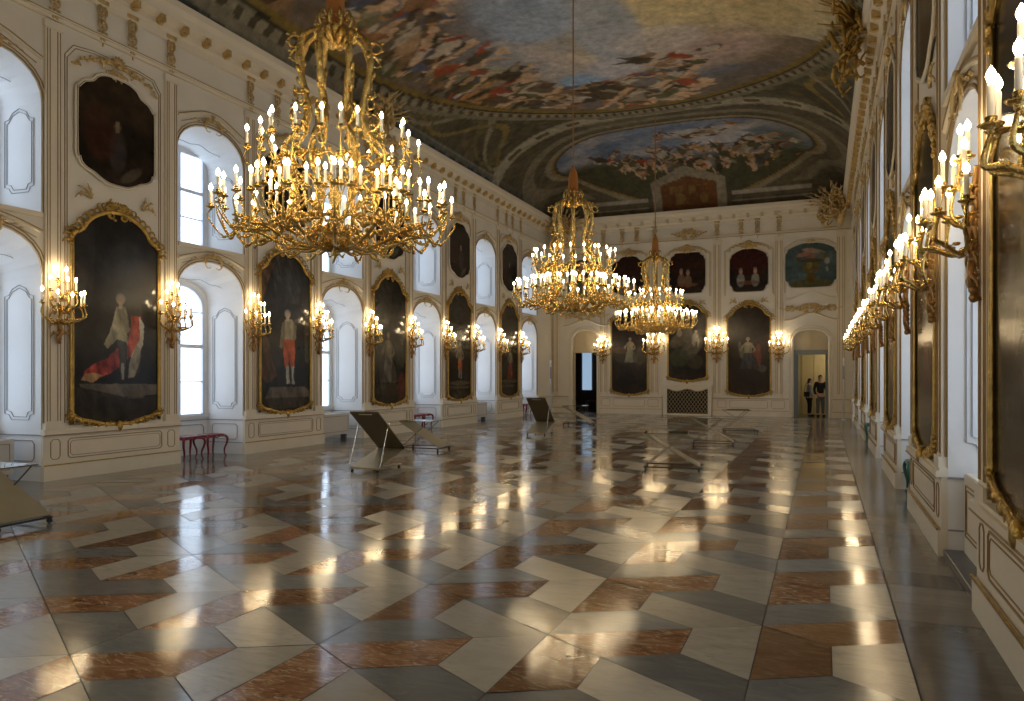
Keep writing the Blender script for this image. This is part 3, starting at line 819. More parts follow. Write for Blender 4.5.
for s_ in (-11.1, -9.06, -8.2, -7.55, -6.76, -4.12, -3.15, -2.5, -1.66): drop('E', wall_back, s_)

# ------------------------------------------------------------------ rocaille ornament
def rocaille(m, x, z, S, seed=0, up=1, y=.02, n=1.0):
    rg = random.Random(seed)
    for sg in (1, -1):
        for k in range(4):
            a = PI / 2 - sg * (.25 + .38 * k); L = S * (.55 + .22 * k)
            curl(m, x + sg * S * .05, z, a if up > 0 else -a, L, -sg * 1.2 / S, -sg * (7 + 2 * k) / S, S * .05, S * .016, y, S * .06, leaf=2)
            curl(m, x + sg * S * (.2 + .18 * k), z - up * S * .04 * k, (PI / 2 - sg * 1.1) * (1 if up > 0 else -1), S * .35, sg * 3 / S, sg * 14 / S, S * .032, S * .012, y, S * .03)
    for k in range(5):
        a = PI / 2 + (k - 2) * .42
        m.ell((x + math.cos(a) * S * .2, y + S * .06, z + up * math.sin(a) * S * .22), (S * .035, S * .03, S * .12), 6, 4, Matrix.Rotation(-(a - PI / 2) * up, 3, 'Y'))
    m.ell((x, y + S * .08, z), (S * .09, S * .06, S * .08), 8, 5)

# ------------------------------------------------------------------ pictures
def outline(hw, h, kind):
    """closed outline as list of (half width) against height; returns (z, w) pairs bottom to top"""
    if kind == 'tall':
        zz = [0, .008, .014, .020, .026, .040, .052, .065, .82, .85, .872, .884, .90, .925, .95, .97, .985, 1.0]
        ww = [.26, .40, .54, .62, .78, .92, .97, 1, 1, .99, .95, .86, .76, .70, .60, .48, .34, .16]
    elif kind == 'upper':
        zz = [0, .02, .045, .07, .09, .13, .18, .22, .76, .80, .84, .87, .90, .95, .98, 1.0]
        ww = [.20, .36, .50, .60, .76, .90, .94, 1, 1, .96, .88, .80, .62, .52, .40, .20]
    elif kind == 'oct':
        zz = [0, .05, .10, .16, .22, .78, .84, .90, .95, 1.0]
        ww = [.72, .80, .90, .93, 1, 1, .93, .90, .72, .60]
    else:
        zz = [0, .03, .08, .14, .20, .74, .80, .86, .91, .96, 1]
        ww = [.60, .78, .86, .90, 1, 1, .93, .90, .76, .55, .25]
    return [z * h for z in zz], [w * hw for w in ww]
def picture(name, wall, s, z0, hw, h, kind, painter, res, crest, label, cat='painting', group=None, fr=.033, frame_mat='frame_gold', seed=1):
    root = empty(name, wpos(wall, s, 0, z0), RZ[wall]); tag(root, label, cat, group)
    zz, ww = outline(hw, h, kind)
    nu, nv = res
    V = np.linspace(0, 1, nv) * h; Wd = np.interp(V, zz, ww)
    U = np.linspace(-1, 1, nu)
    X = Wd[:, None] * U[None, :]; Z = np.repeat(V[:, None], nu, 1)
    uu = .5 - X / (2 * hw); vv = Z / h
    C = painter(uu, vv)
    vs = np.stack([X, np.full_like(X, .035), Z], -1).reshape(-1, 3)
    i = np.arange(nu * nv).reshape(nv, nu)
    q = np.stack([i[:-1, :-1], i[:-1, 1:], i[1:, 1:], i[1:, :-1]], -1).reshape(-1, 4)
    me = bpy.data.meshes.new('canvas'); me.from_pydata(vs.tolist(), [], q[:, ::-1].tolist()); me.update()
    at = me.color_attributes.new('Col', 'FLOAT_COLOR', 'POINT')
    at.data.foreach_set('color', np.concatenate([np.clip(C.reshape(-1, 3), .002, 1), np.ones((nu * nv, 1))], 1).ravel().astype('f'))
    me.materials.append(M['canvas']); o = bpy.data.objects.new('canvas', me); col.objects.link(o); o.parent = root
    side = list(zip(ww, zz)); loop = [(-a, b_) for a, b_ in side] + [(a, b_) for a, b_ in side[::-1]]
    f = MB()
    L3 = spline([(a, .045, b_) for a, b_ in loop], 2, True)
    f.tube(L3, [fr * (.62 if h * .12 < p.z < h * .83 else 1.15) if kind == 'tall' else fr for p in L3], 6, True, up=(0, 1, 0), flat=.9)
    f.tube([(p.x * (1 - .045 / hw * .8), .052, h / 2 + (p.z - h / 2) * (1 - .06 / h)) for p in L3], fr * .35, 4, True, up=(0, 1, 0))
    f.box(-hw * .8, hw * .8, 0, .02, h * .1, h * .88)
    rg = random.Random(seed)
    if kind == 'tall':
        for k in range(0, len(L3), 2):
            p = L3[k]
            if p.z > h * .8 or p.z < h * .14:
                f.ell((p.x * 1.02, .06, p.z + rg.uniform(-.02, .02)), (.05, .03, .04), 6, 4)
                if p.z > h * .8 and abs(p.x) > .1:
                    sg = 1 if p.x > 0 else -1
                    curl(f, p.x, p.z, PI / 2 - sg * .5, .2, -sg * 4, -sg * 20, .022, .008, .05, .01, 9)
                if p.z < h * .12 and abs(p.x) > .1:
                    sg = 1 if p.x > 0 else -1
                    curl(f, p.x, p.z, -PI / 2 + sg * .4, .12, sg * 6, sg * 26, .02, .008, .05, .01, 9)
    f.build('frame', frame_mat, root, True)
    c = MB()
    if crest:
        rocaille(c, 0, h + .05, crest * (1.35 if kind == 'tall' else 1), seed); c.build('crest', 'stucco_gold' if kind != 'tall' else 'frame_gold', root, True)
        if kind == 'tall':
            bt = MB(); rocaille(bt, 0, .02, .17, seed + 5, -1, .05); bt.ell((0, .08, -.03), (.06, .05, .10), 8, 5); bt.build('bottom_scroll', 'frame_gold', root, True)
    return root

def mk(bg, bg2, blobs, seed=1, brown=.5):
    def f(u, v):
        C = np.zeros(u.shape + (3,)); C[:] = bg
        n = fbm(u * 2.5, v * 4.5, seed); C = lay(C, np.clip((n - .42) * 3, 0, 1), bg2)
        C = lay(C, np.clip((.14 - v) * 8, 0, 1) * .7, (.045, .032, .02))
        for b_ in blobs:
            if isinstance(b_[0], str): C = poly(C, u, v, b_[1], b_[2], b_[3] if len(b_) > 3 else 1, b_[4] if len(b_) > 4 else .5, seed)
            else: C = blob(C, u, v, b_)
        C *= (.75 + .5 * fbm(u * 14, v * 22, seed + 3))[..., None]
        return C
    return f
SK = (.42, .26, .17)
BG, BG2 = (.016, .0135, .010), (.036, .031, .024)
SK = (.42, .26, .17)
def figure(u, v, s, robe, legs=None, arm=True, shade=1.0, aspect=2.1):
    """standing figure: u,v of its feet, s = height as a fraction of the canvas; aspect = canvas height over width"""
    k = aspect * s; q = lambda pts: [(u + x * k, v + y * s) for x, y in pts]; sk = tuple(c * shade for c in SK); dk = tuple(c * .5 for c in robe)
    coat = tuple(c * shade for c in (.26, .22, .14))
    o = []
    if legs:
        o += [('p', q([(-.10, .02), (-.02, .02), (.0, .3), (-.09, .3)]), legs, 1, .3), ('p', q([(.02, .0), (.10, .0), (.09, .3), (.01, .3)]), legs, 1, .3), ('p', q([(-.12, .24), (.12, .24), (.11, .5), (-.11, .5)]), robe, 1, .6)]
    else:
        o += [('p', q([(-.24, .0), (.26, -.02), (.20, .25), (.10, .5), (-.09, .5), (-.17, .25)]), robe, 1, .7), ('p', q([(.12, .0), (.34, .0), (.24, .3), (.12, .45)]), dk, .9, .5)]
    o += [('p', q([(-.11, .47), (.11, .47), (.14, .74), (.07, .80), (-.07, .80), (-.14, .74)]), coat, 1, .5), ('p', q([(.11, .75), (.15, .72), (.23, .55), (.14, .47), (.12, .52), (.17, .57)]), coat, .9, .3),
          ('p', q([(-.11, .75), (-.15, .72), (-.25, .58), (-.20, .50), (-.16, .56)]), coat, .9, .3), (u, v + .81 * s, .03 * k, .035 * s, 0, sk, .9), (u, v + .90 * s, .06 * k, .06 * s, 0, (.28 * shade, .25 * shade, .2 * shade), .85), (u, v + .885 * s, .042 * k, .045 * s, 0, sk, .95)]
    return o

paint_robe = mk((.014, .012, .010), (.030, .027, .022), [('p', [(0.082, 0.193), (1.0, 0.188), (1.0, 0.137), (0.574, 0.123), (0.164, 0.147)], (0.13, 0.11, 0.085), 0.85, 0.4), ('p', [(0.027, 0.179), (0.246, 0.163), (0.574, 0.128), (1.0, 0.128), (1.0, 0.0), (0.027, 0.0)], (0.035, 0.028, 0.02), 0.9, 0.4), ('p', [(0.639, 0.156), (0.792, 0.156), (0.814, 0.119), (0.617, 0.119)], (0.12, 0.09, 0.05), 0.7, 0.4), ('p', [(0.617, 0.581), (0.705, 0.602), (0.781, 0.579), (0.803, 0.453), (0.76, 0.244), (0.639, 0.221), (0.585, 0.36), (0.607, 0.5)], (0.035, 0.03, 0.025), 1, 0.3), ('p', [(0.104, 0.207), (0.137, 0.249), (0.246, 0.286), (0.377, 0.309), (0.497, 0.36), (0.552, 0.351), (0.519, 0.272), (0.421, 0.24), (0.333, 0.226), (0.224, 0.198)], (0.33, 0.05, 0.042), 1, 0.95), ('p', [(0.104, 0.207), (0.148, 0.24), (0.246, 0.244), (0.333, 0.23), (0.224, 0.198)], (0.46, 0.3, 0.14), 0.8, 0.5), ('p', [(0.661, 0.519), (0.77, 0.519), (0.77, 0.402), (0.694, 0.333), (0.607, 0.309), (0.607, 0.379), (0.65, 0.449)], (0.36, 0.07, 0.045), 1, 0.8), ('p', [(0.754, 0.519), (0.814, 0.477), (0.803, 0.384), (0.705, 0.291), (0.639, 0.281), (0.672, 0.342), (0.76, 0.407)], (0.4, 0.37, 0.27), 1, 0.5), ('p', [(0.716, 0.384), (0.77, 0.36), (0.76, 0.291), (0.694, 0.221), (0.617, 0.216), (0.639, 0.281)], (0.2, 0.18, 0.13), 0.9, 0.5), ('p', [(0.486, 0.556), (0.585, 0.56), (0.617, 0.519), (0.607, 0.449), (0.617, 0.379), (0.552, 0.36), (0.497, 0.402), (0.388, 0.356), (0.344, 0.374), (0.41, 0.435), (0.454, 0.5)], (0.26, 0.235, 0.155), 1, 0.6), ('p', [(0.497, 0.402), (0.607, 0.388), (0.596, 0.291), (0.574, 0.207), (0.541, 0.207), (0.519, 0.291)], (0.05, 0.045, 0.04), 1, 0.3), ('p', [(0.541, 0.291), (0.574, 0.291), (0.574, 0.212), (0.546, 0.212)], (0.26, 0.23, 0.16), 0.9, 0.3), ('p', [(0.585, 0.533), (0.617, 0.509), (0.65, 0.449), (0.617, 0.43), (0.574, 0.486)], (0.22, 0.19, 0.12), 1, 0.4)] + [(.535, .595, .055, .026, 0, (.34, .31, .26), .9), (.535, .562, .022, .016, 0, (.42, .38, .3), .9), (.535, .588, .038, .021, 0, (.50, .33, .23), 1), (.65, .607, .07, .012, 20, (.02, .018, .016), .9), (.15, .80, .10, .28, 0, (.035, .032, .03), .5), (.6, .72, .25, .16, 0, (.03, .026, .02), .6)], 11)
paint_red = mk((.018, .016, .013), (.036, .032, .026), [('p', [(0.192, 0.158), (0.88, 0.158), (1.0, 0.123), (1.0, 0.091), (0.102, 0.091)], (0.14, 0.115, 0.085), 0.85, 0.4), ('p', [(0.0, 0.925), (0.251, 0.981), (0.431, 0.985), (0.251, 0.887), (0.132, 0.774), (0.048, 0.642), (0.0, 0.642)], (0.09, 0.05, 0.03), 0.8, 0.6), ('p', [(0.06, 0.491), (0.156, 0.453), (0.24, 0.321), (0.323, 0.226), (0.132, 0.179), (0.036, 0.226)], (0.08, 0.045, 0.025), 0.8, 0.6), ('p', [(0.108, 0.094), (0.898, 0.094), (0.85, 0.028), (0.192, 0.028)], (0.06, 0.05, 0.035), 0.8, 0.5), ('p', [(0.192, 0.962), (0.671, 0.966), (0.82, 0.811), (0.731, 0.679), (0.311, 0.698)], (0.05, 0.047, 0.04), 0.6, 0.5), ('p', [(0.874, 0.585), (0.97, 0.557), (0.97, 0.302), (0.886, 0.321)], (0.07, 0.055, 0.035), 0.7, 0.5), ('p', [(0.467, 0.574), (0.527, 0.585), (0.611, 0.581), (0.671, 0.557), (0.683, 0.462), (0.623, 0.449), (0.479, 0.449), (0.431, 0.481)], (0.28, 0.245, 0.16), 1, 0.5), ('p', [(0.419, 0.557), (0.479, 0.566), (0.467, 0.453), (0.419, 0.396), (0.371, 0.406)], (0.16, 0.13, 0.08), 1, 0.4), ('p', [(0.647, 0.562), (0.707, 0.547), (0.695, 0.453), (0.647, 0.46)], (0.16, 0.13, 0.08), 1, 0.4), ('p', [(0.443, 0.457), (0.671, 0.457), (0.683, 0.377), (0.659, 0.287), (0.587, 0.287), (0.563, 0.358), (0.539, 0.287), (0.479, 0.287), (0.443, 0.377)], (0.42, 0.085, 0.03), 1, 0.6), ('p', [(0.491, 0.287), (0.551, 0.287), (0.563, 0.217), (0.587, 0.179), (0.515, 0.179), (0.503, 0.226)], (0.33, 0.31, 0.26), 1, 0.3), ('p', [(0.599, 0.287), (0.659, 0.287), (0.647, 0.226), (0.683, 0.174), (0.611, 0.177), (0.611, 0.226)], (0.33, 0.31, 0.26), 1, 0.3), ('p', [(0.491, 0.179), (0.599, 0.179), (0.611, 0.164), (0.467, 0.164)], (0.02, 0.015, 0.01), 1, 0.2), ('p', [(0.611, 0.177), (0.707, 0.174), (0.719, 0.16), (0.611, 0.162)], (0.02, 0.015, 0.01), 1, 0.2)] + [(.53, .615, .06, .026, 0, (.34, .31, .26), .9), (.53, .582, .03, .016, 0, (.42, .38, .3), .9), (.53, .606, .045, .021, 0, (.50, .33, .23), 1)], 12)
paint_grey = mk((.018, .016, .013), (.05, .045, .036), [(.5, .12, .42, .05, 0, (.06, .045, .03), .8), (.85, .15, .12, .1, 30, (.12, .035, .025), .8), (.3, .3, .12, .2, 0, (.07, .065, .055), .6)] + figure(.45, .18, .40, (.10, .09, .075), None, shade=.5), 13)
paint_orange = mk(BG, BG2, [(.5, .16, .42, .02, 0, (.12, .09, .05), .8), (.5, .12, .42, .015, 0, (.10, .075, .045), .8), (.5, .07, .3, .03, 0, (.05, .035, .02), .8)] + figure(.52, .20, .36, (.30, .09, .035), (.2, .17, .13), shade=.7), 14)
paint_dusk = mk((.022, .017, .012), (.05, .038, .025), [(.5, .17, .42, .02, 0, (.11, .08, .05), .8), (.4, .12, .42, .015, 0, (.09, .065, .04), .8)] + figure(.55, .2, .34, (.16, .04, .025), None, shade=.6), 15)
paint_lady_l = mk((.017, .012, .010), (.032, .02, .015), [(.30, .52, .3, .04, 0, (.10, .04, .03), .5), (.8, .45, .14, .1, 0, (.05, .04, .03), .7)] + figure(.52, .38, .30, (.12, .12, .09), None, shade=.8, aspect=2.2) + [(.5, .46, .10, .06, 0, (.17, .15, .10), .6)], 16)
paint_clouds = mk((.018, .014, .012), (.04, .032, .024), [(.35, .55, .30, .10, 15, (.11, .09, .06), .8), (.6, .42, .30, .12, 20, (.13, .11, .075), .8), (.3, .3, .25, .12, 0, (.05, .06, .03), .7), (.7, .25, .2, .1, 0, (.07, .06, .035), .6),
    (.30, .62, .07, .05, 0, (.24, .19, .13), .9), (.30, .67, .03, .02, 0, SK, .8), (.70, .56, .08, .06, 0, (.30, .27, .22), .9), (.66, .50, .04, .06, 25, (.28, .25, .2), .9), (.72, .635, .03, .022, 0, SK, .9), (.78, .49, .03, .06, -15, (.3, .28, .22), .9)], 17)
paint_lady_r = mk((.019, .011, .009), (.034, .018, .013), [(.68, .42, .10, .12, 0, (.16, .035, .02), .8), (.72, .52, .05, .05, 0, (.13, .04, .025), .7), (.32, .50, .05, .10, 25, (.13, .12, .09), .7), (.8, .3, .1, .04, 0, (.10, .09, .07), .6)] + figure(.48, .30, .36, (.035, .035, .04), None, shade=.8, aspect=2.2), 18)
def two_heads(seed, tint=(.20, .10, .07), a=(.36, .5), b_=(.64, .5), cl=(.22, .2, .17)):
    return mk((.016, .012, .010), (.035, .02, .016), [(.5, .72, .5, .35, 0, (tint[0] * .2, tint[1] * .14, tint[2] * .14), .6)] +
              [x for p in (a, b_) for x in ((p[0], p[1] - .22, .10, .15, 0, cl, .75), (p[0], p[1] - .02, .045, .06, 0, SK, .85), (p[0], p[1] + .035, .045, .03, 0, (.2, .17, .13), .7))] + [(.5, .22, .28, .05, 0, (.16, .07, .04), .7)], seed)
def upper_dark(seed, hx=.5, hy=.55):
    return mk((.014, .010, .008), (.035, .022, .014), [(hx, hy - .22, .11, .2, 0, (.05, .04, .04), .7), (hx, hy, .035, .05, 0, (.28, .2, .12), .8), (.28, .45, .2, .25, 0, (.05, .018, .012), .6), (.68, .14, .16, .05, 30, (.12, .10, .07), .6)], seed)
paint_vase = mk((.06, .09, .092), (.095, .13, .125), [(.5, .07, .42, .12, 0, (.10, .085, .03), .9), (.5, .22, .10, .12, 0, (.11, .07, .02), .95), (.5, .46, .17, .13, 0, (.12, .09, .03), .95), (.47, .5, .06, .08, 0, (.25, .19, .07), .8), (.5, .60, .22, .04, 0, (.07, .05, .02), .95),
    (.36, .74, .14, .05, 15, (.34, .18, .13), .85), (.56, .80, .2, .05, -10, (.30, .24, .17), .85), (.46, .84, .12, .04, 0, (.38, .2, .15), .8), (.72, .68, .07, .10, 20, (.12, .12, .07), .9), (.80, .58, .05, .07, 0, (.36, .33, .28), .7), (.26, .6, .06, .08, 0, (.08, .09, .06), .9), (.80, .40, .025, .06, 10, (.3, .28, .2), .7), (.5, .7, .1, .05, 0, (.3, .12, .08), .8)], 25)

BIG = [(WIN and 'L', 9.35, paint_robe, 'tall gilt-framed portrait of a standing figure trailing red robes', (150, 320)),
       ('L', 13.80, paint_red, 'tall gilt-framed portrait of a standing man in orange-red breeches', (110, 230)),
       ('L', 18.27, paint_grey, 'tall gilt-framed portrait of a dim grey figure, third from the near end of window wall', (70, 150)),
       ('L', 22.70, paint_orange, 'tall gilt-framed portrait of a small orange-clad figure above pale steps', (56, 120)),
       ('L', 27.08, paint_dusk, 'narrow-looking tall gilt-framed portrait on the window wall, closest to the far corner', (50, 110))]
for w, s_, p, lb, rs in BIG:
    picture('portrait_painting', w, s_, .84, .88, 3.72, 'tall', p, rs, .34, lb, seed=int(s_))
UP = [(9.35, 'dark cartouche-shaped painting above the portrait with red robes'), (13.80, 'dark cartouche-shaped painting above the orange-red breeches portrait, behind the nearest chandelier'),
      (18.27, 'small dark upper painting seen just under the nearest chandelier'), (22.70, 'dark upper painting of a brown figure above the orange-clad portrait'), (27.08, 'last dark upper painting on the window wall beside the far corner')]
for i, (s_, lb) in enumerate(UP):
    picture('overdoor_painting', 'L', s_, 5.02, .80, 1.92, 'upper', upper_dark(30 + i, .5 + .06 * (i % 2)), (44, 50), .26, lb, fr=.022, frame_mat='plaster_trim', seed=40 + i)
# right wall
RB = [(4.88, 'large dark canvas at the right edge of the photo, glaring with candle reflections'), (9.35, 'second dark portrait along the right wall, steeply foreshortened behind the first window niche'),
      (13.80, 'third dark portrait along the right wall, counted from the right photo edge'), (18.27, 'fourth dark portrait along the right wall, a thin upright sliver'), (22.70, 'fifth dark portrait along the right wall, hidden mostly by sconces'), (27.08, 'last dark portrait along the right wall beside the far doorway')]
for i, (s_, lb) in enumerate(RB):
    picture('portrait_painting', 'R', s_, .84, .88, 3.72, 'tall', [paint_grey, paint_dusk, paint_orange, paint_red, paint_grey, paint_dusk][i], (40, 80), .34, lb, seed=50 + i)
RU = ['upper dark painting at the top right edge of the photo', 'upper dark painting above the second portrait of the right wall', 'upper dark painting above the third portrait of the right wall',
      'upper dark painting above the fourth portrait of the right wall', 'upper dark painting above the fifth portrait of the right wall', 'upper dark painting above the last portrait of the right wall']
for i, c in enumerate(PIER):
    picture('overdoor_painting', 'R', c, 5.02, .80, 1.92, 'upper', upper_dark(60 + i), (30, 34), .26, RU[i], fr=.022, frame_mat='plaster_trim', seed=70 + i)
# end wall
for s_, z, hw, h, k, p, lb, rs, cr in [
    (-7.88, .84, .83, 3.78, 'tall', paint_lady_l, 'tall dark portrait of a seated woman in grey, right of the dark doorway', (70, 140), .34),
    (-5.36, 1.42, .83, 3.30, 'tall', paint_clouds, 'tall painting of figures on pale clouds above the latticed hearth', (44, 80), .34),
    (-2.84, .84, .87, 3.80, 'tall', paint_lady_r, 'tall dark portrait of a standing woman beside red drapery, left of the grey doorway', (70, 140), .34)]:
    picture('portrait_painting', 'E', s_, z + (.04 if z > 1 else 0), hw, h, k, p, rs, cr, lb, seed=int(80 - s_))
for s_, z, hw, h, k, p, lb in [
    (-7.90, 5.16, .80, 1.82, 'upper', two_heads(90, a=(.33, .42), b_=(.62, .42)), 'dark upper picture of two heads, left one of three on the end wall'),
    (-5.36, 5.18, .80, 1.80, 'oct', two_heads(91, a=(.34, .55), b_=(.52, .52), cl=(.2, .12, .08)), 'dark upper picture with notched corners above the cloud painting'),
    (-2.84, 5.14, .80, 1.84, 'upper2', two_heads(92, (.30, .07, .06), (.30, .5), (.66, .5), (.30, .28, .24)), 'dark reddish upper picture of two children in pale dress'),
    (-.45, 5.22, 1.0, 1.84, 'upper2', paint_vase, 'teal painting of a flower urn above the grey doorway'),
    (-9.93, 5.16, .85, 1.80, 'upper2', paint_vase, 'teal urn painting above the dark doorway, hidden behind the middle chandelier')]:
    picture('overdoor_painting', 'E', s_, z, hw, h, k, p, (70, 70), .24, lb, fr=.022, frame_mat='plaster_trim', seed=int(95 + s_))

# stucco overdoors on the end wall and sprays between the tiers
def stucco(name, wall, parent, s, z, S, seed, mat='stucco_gold', up=1):
    m = MB(); rocaille(m, 0, 0, S, seed, up); 
    for sg in (1, -1):
        for q in range(6): m.ell((sg * S * (.35 + .16 * q), .04, -S * (.05 + .10 * math.sin(q * .9))), (S * .09, .035, S * .055), 6, 4)
    o = m.build(name, mat, parent, True); o.location = wpos(wall, s, .03, z); o.rotation_euler[2] = RZ[wall]; return o
for c in (DL[0], DR[0]):
    stucco('overdoor_stucco', 'E', wall_back, c, 4.42, .62, 3, 'stucco_gold')
    stucco('overdoor_stucco', 'E', wall_back, c - .78, 4.42, .34, 4); stucco('overdoor_stucco', 'E', wall_back, c + .78, 4.42, .34, 5)
for c in (-7.9, -5.36, -2.84): stucco('picture_spray', 'E', wall_back, c, 7.05, .3, int(c * 3), 'stucco_gold')
stucco('frieze_cartouche', 'E', wall_back, -5.3, 7.75, .62, 9, 'stucco_gold')

def garland_mesh(S=1.0):
    m = MB(); rg = random.Random(8)
    for sg in (1, -1):
        for q in range(11):
            t = q / 10; m.ell((sg * (.16 + .60 * t) * S, .03, (.02 - .16 * t ** 2 + .03 * math.sin(q * 2.4)) * S), ((.052 - .02 * t) * S, .035, (.04 - .01 * t) * S), 6, 4)
        curl(m, sg * .10 * S, .0, PI / 2 - sg * .9, .34 * S, -sg * 3, -sg * 16, .024, .01, .03, .02, 12, leaf=3)
        curl(m, sg * .74 * S, -.14 * S, -PI / 2 + sg * .1, .2 * S, sg * 3, sg * 20, .016, .008, .03, .01, 10, leaf=2)
    for k in range(7):
        a = PI / 2 + (k - 3) * .38; m.ell((math.cos(a) * .11 * S, .05, math.sin(a) * .13 * S), (.026 * S, .025, .075 * S), 6, 4, Matrix.Rotation(-(a - PI / 2), 3, 'Y'))
    m.ell((0, .07, 0), (.06 * S, .045, .05 * S), 8, 5)
    return m.mesh('garland', True)
def spray_mesh():
    m = MB(); rg = random.Random(3)
    for k in range(3):
        a = .2 + .5 * k; curl(m, 0, 0, a, .34 - .05 * k, 2.5 - k, -12 + 6 * k, .016, .006, .02, .02, 12, leaf=4)
    return m.mesh('spray', True)
GM, SM = garland_mesh(), spray_mesh(); GM.materials.append(M['stucco_gold']); SM.materials.append(M['stucco_gold'])
def hang_on(me, name, w, wall, s_, z, mir=1):
    o = bpy.data.objects.new(name, me); col.objects.link(o); o.location = wpos(w, s_, .02, z); o.rotation_euler[2] = RZ[w]; o.scale = (mir, 1, 1); o.parent = wall
for w, wall, cs in (('L', wall_left, PIER[1:]), ('R', wall_right, PIER), ('E', wall_back, (-7.9, -5.36, -2.84))):
    for c in cs:
        hang_on(GM, 'gilded_garland', w, wall, c, 7.12)
        for sg in (1, -1): hang_on(SM, 'gilded_spray', w, wall, c + sg * .50, 4.72, -sg if w in 'L' else (sg if w == 'R' else -sg))

# ------------------------------------------------------------------ big rocaille groups on the cornice
def crown_group(name, loc, rz, label, S=1.0, seed=0, mat='stucco_gold'):
    root = empty(name, loc, rz); tag(root, label, 'stucco ornament', 'stucco groups on the cornice')
    m = MB(); rg = random.Random(seed)
    m.lathe([(.03, -.60), (.12, -.45), (.20, -.15), (.24, .1), (.18, .3), (.10, .4), (.04, .44)], 12, lobes=4, la=.15)
    if seed > 4: m.build('shield', 'stucco_gold', root, True)
    g = MB()
    for k in range(22):
        a = rg.uniform(-.6, PI + .6); L = S * rg.uniform(.6, 1.0); sg = rg.choice((1, -1))
        curl(g, rg.uniform(-.35, .35), rg.uniform(-.4, .45), a, L, sg * 1, sg * 9, .045, .014, rg.uniform(.05, .55), .2, leaf=4)
    g.build('scrollwork', mat, root, True)
    sp = MB()
    for k in range(13):
        a = math.radians(8 + 13.5 * k + rg.uniform(-5, 5)); L = S * rg.uniform(.6, 1.1)
        x0, z0 = .2 * math.cos(a), .3
        sp.tube([(x0, .25, z0), (x0 + math.cos(a) * L * .5, .55, z0 + math.sin(a) * L * .5), (x0 + math.cos(a) * L * .8, rg.uniform(.75, 1.05), z0 + math.sin(a) * L * .8)], [.030, .024, .008], 5)
        sp.ell((x0 + math.cos(a) * L * .66, .70, z0 + math.sin(a) * L * .66), (.05, .03, .12), 6, 4, Matrix.Rotation(PI / 2 - a, 3, 'Y'))
    sp.build('spear_spray', mat, root, True)
    return root
crown_group('stucco_trophy', (XR - .20, 16.4, 8.35), PI / 2, 'gilded trophy of spears and scrolls on the right cornice near the chandelier ropes', 1.15, 3, 'frame_gold')
crown_group('stucco_trophy', (XL + .25, 16.9, 8.30), -PI / 2, 'pale stucco trophy on the left cornice behind the nearest chandelier', .8, 4)
crown_group('stucco_trophy', (XR - .45, YE - .5, 8.1), PI * .75, 'stucco trophy with branching spears in the far right corner', 1.05, 5)
crown_group('stucco_trophy', (XL + .45, YE - .5, 8.1), -PI * .75, 'stucco trophy in the far left corner behind the middle chandelier', 1.05, 6)

# ------------------------------------------------------------------ candles
def candle_meshes():
    m = MB(); m.lathe([(.016, 0), (.0165, .01), (.016, .13), (.012, .148), (.004, .15)], 8); a = m.mesh('candle', True); a.materials.append(M['wax'])
    m = MB(); m.lathe([(.005, 0), (.016, .010), (.022, .028), (.017, .048), (.008, .064), (.001, .076)], 8); f = m.mesh('bulb', True); f.materials.append(M['flame'])
    return a, f
CANDLE, BULB = candle_meshes()
def put_candle(parent, loc):
    c = bpy.data.objects.new('candle', CANDLE); col.objects.link(c); c.parent = parent; c.location = loc
    f = bpy.data.objects.new('candle_bulb', BULB); col.objects.link(f); f.parent = c; f.location = (0, 0, .148)
def cup(m, p, s=1.0):
    m.lathe([(.008 * s, -.05), (.016 * s, -.04), (.012 * s, -.03), (.045 * s, -.018), (.055 * s, -.006), (.03 * s, -.004), (.022 * s, .0), (.026 * s, .025), (.017 * s, .03)], 9, p)

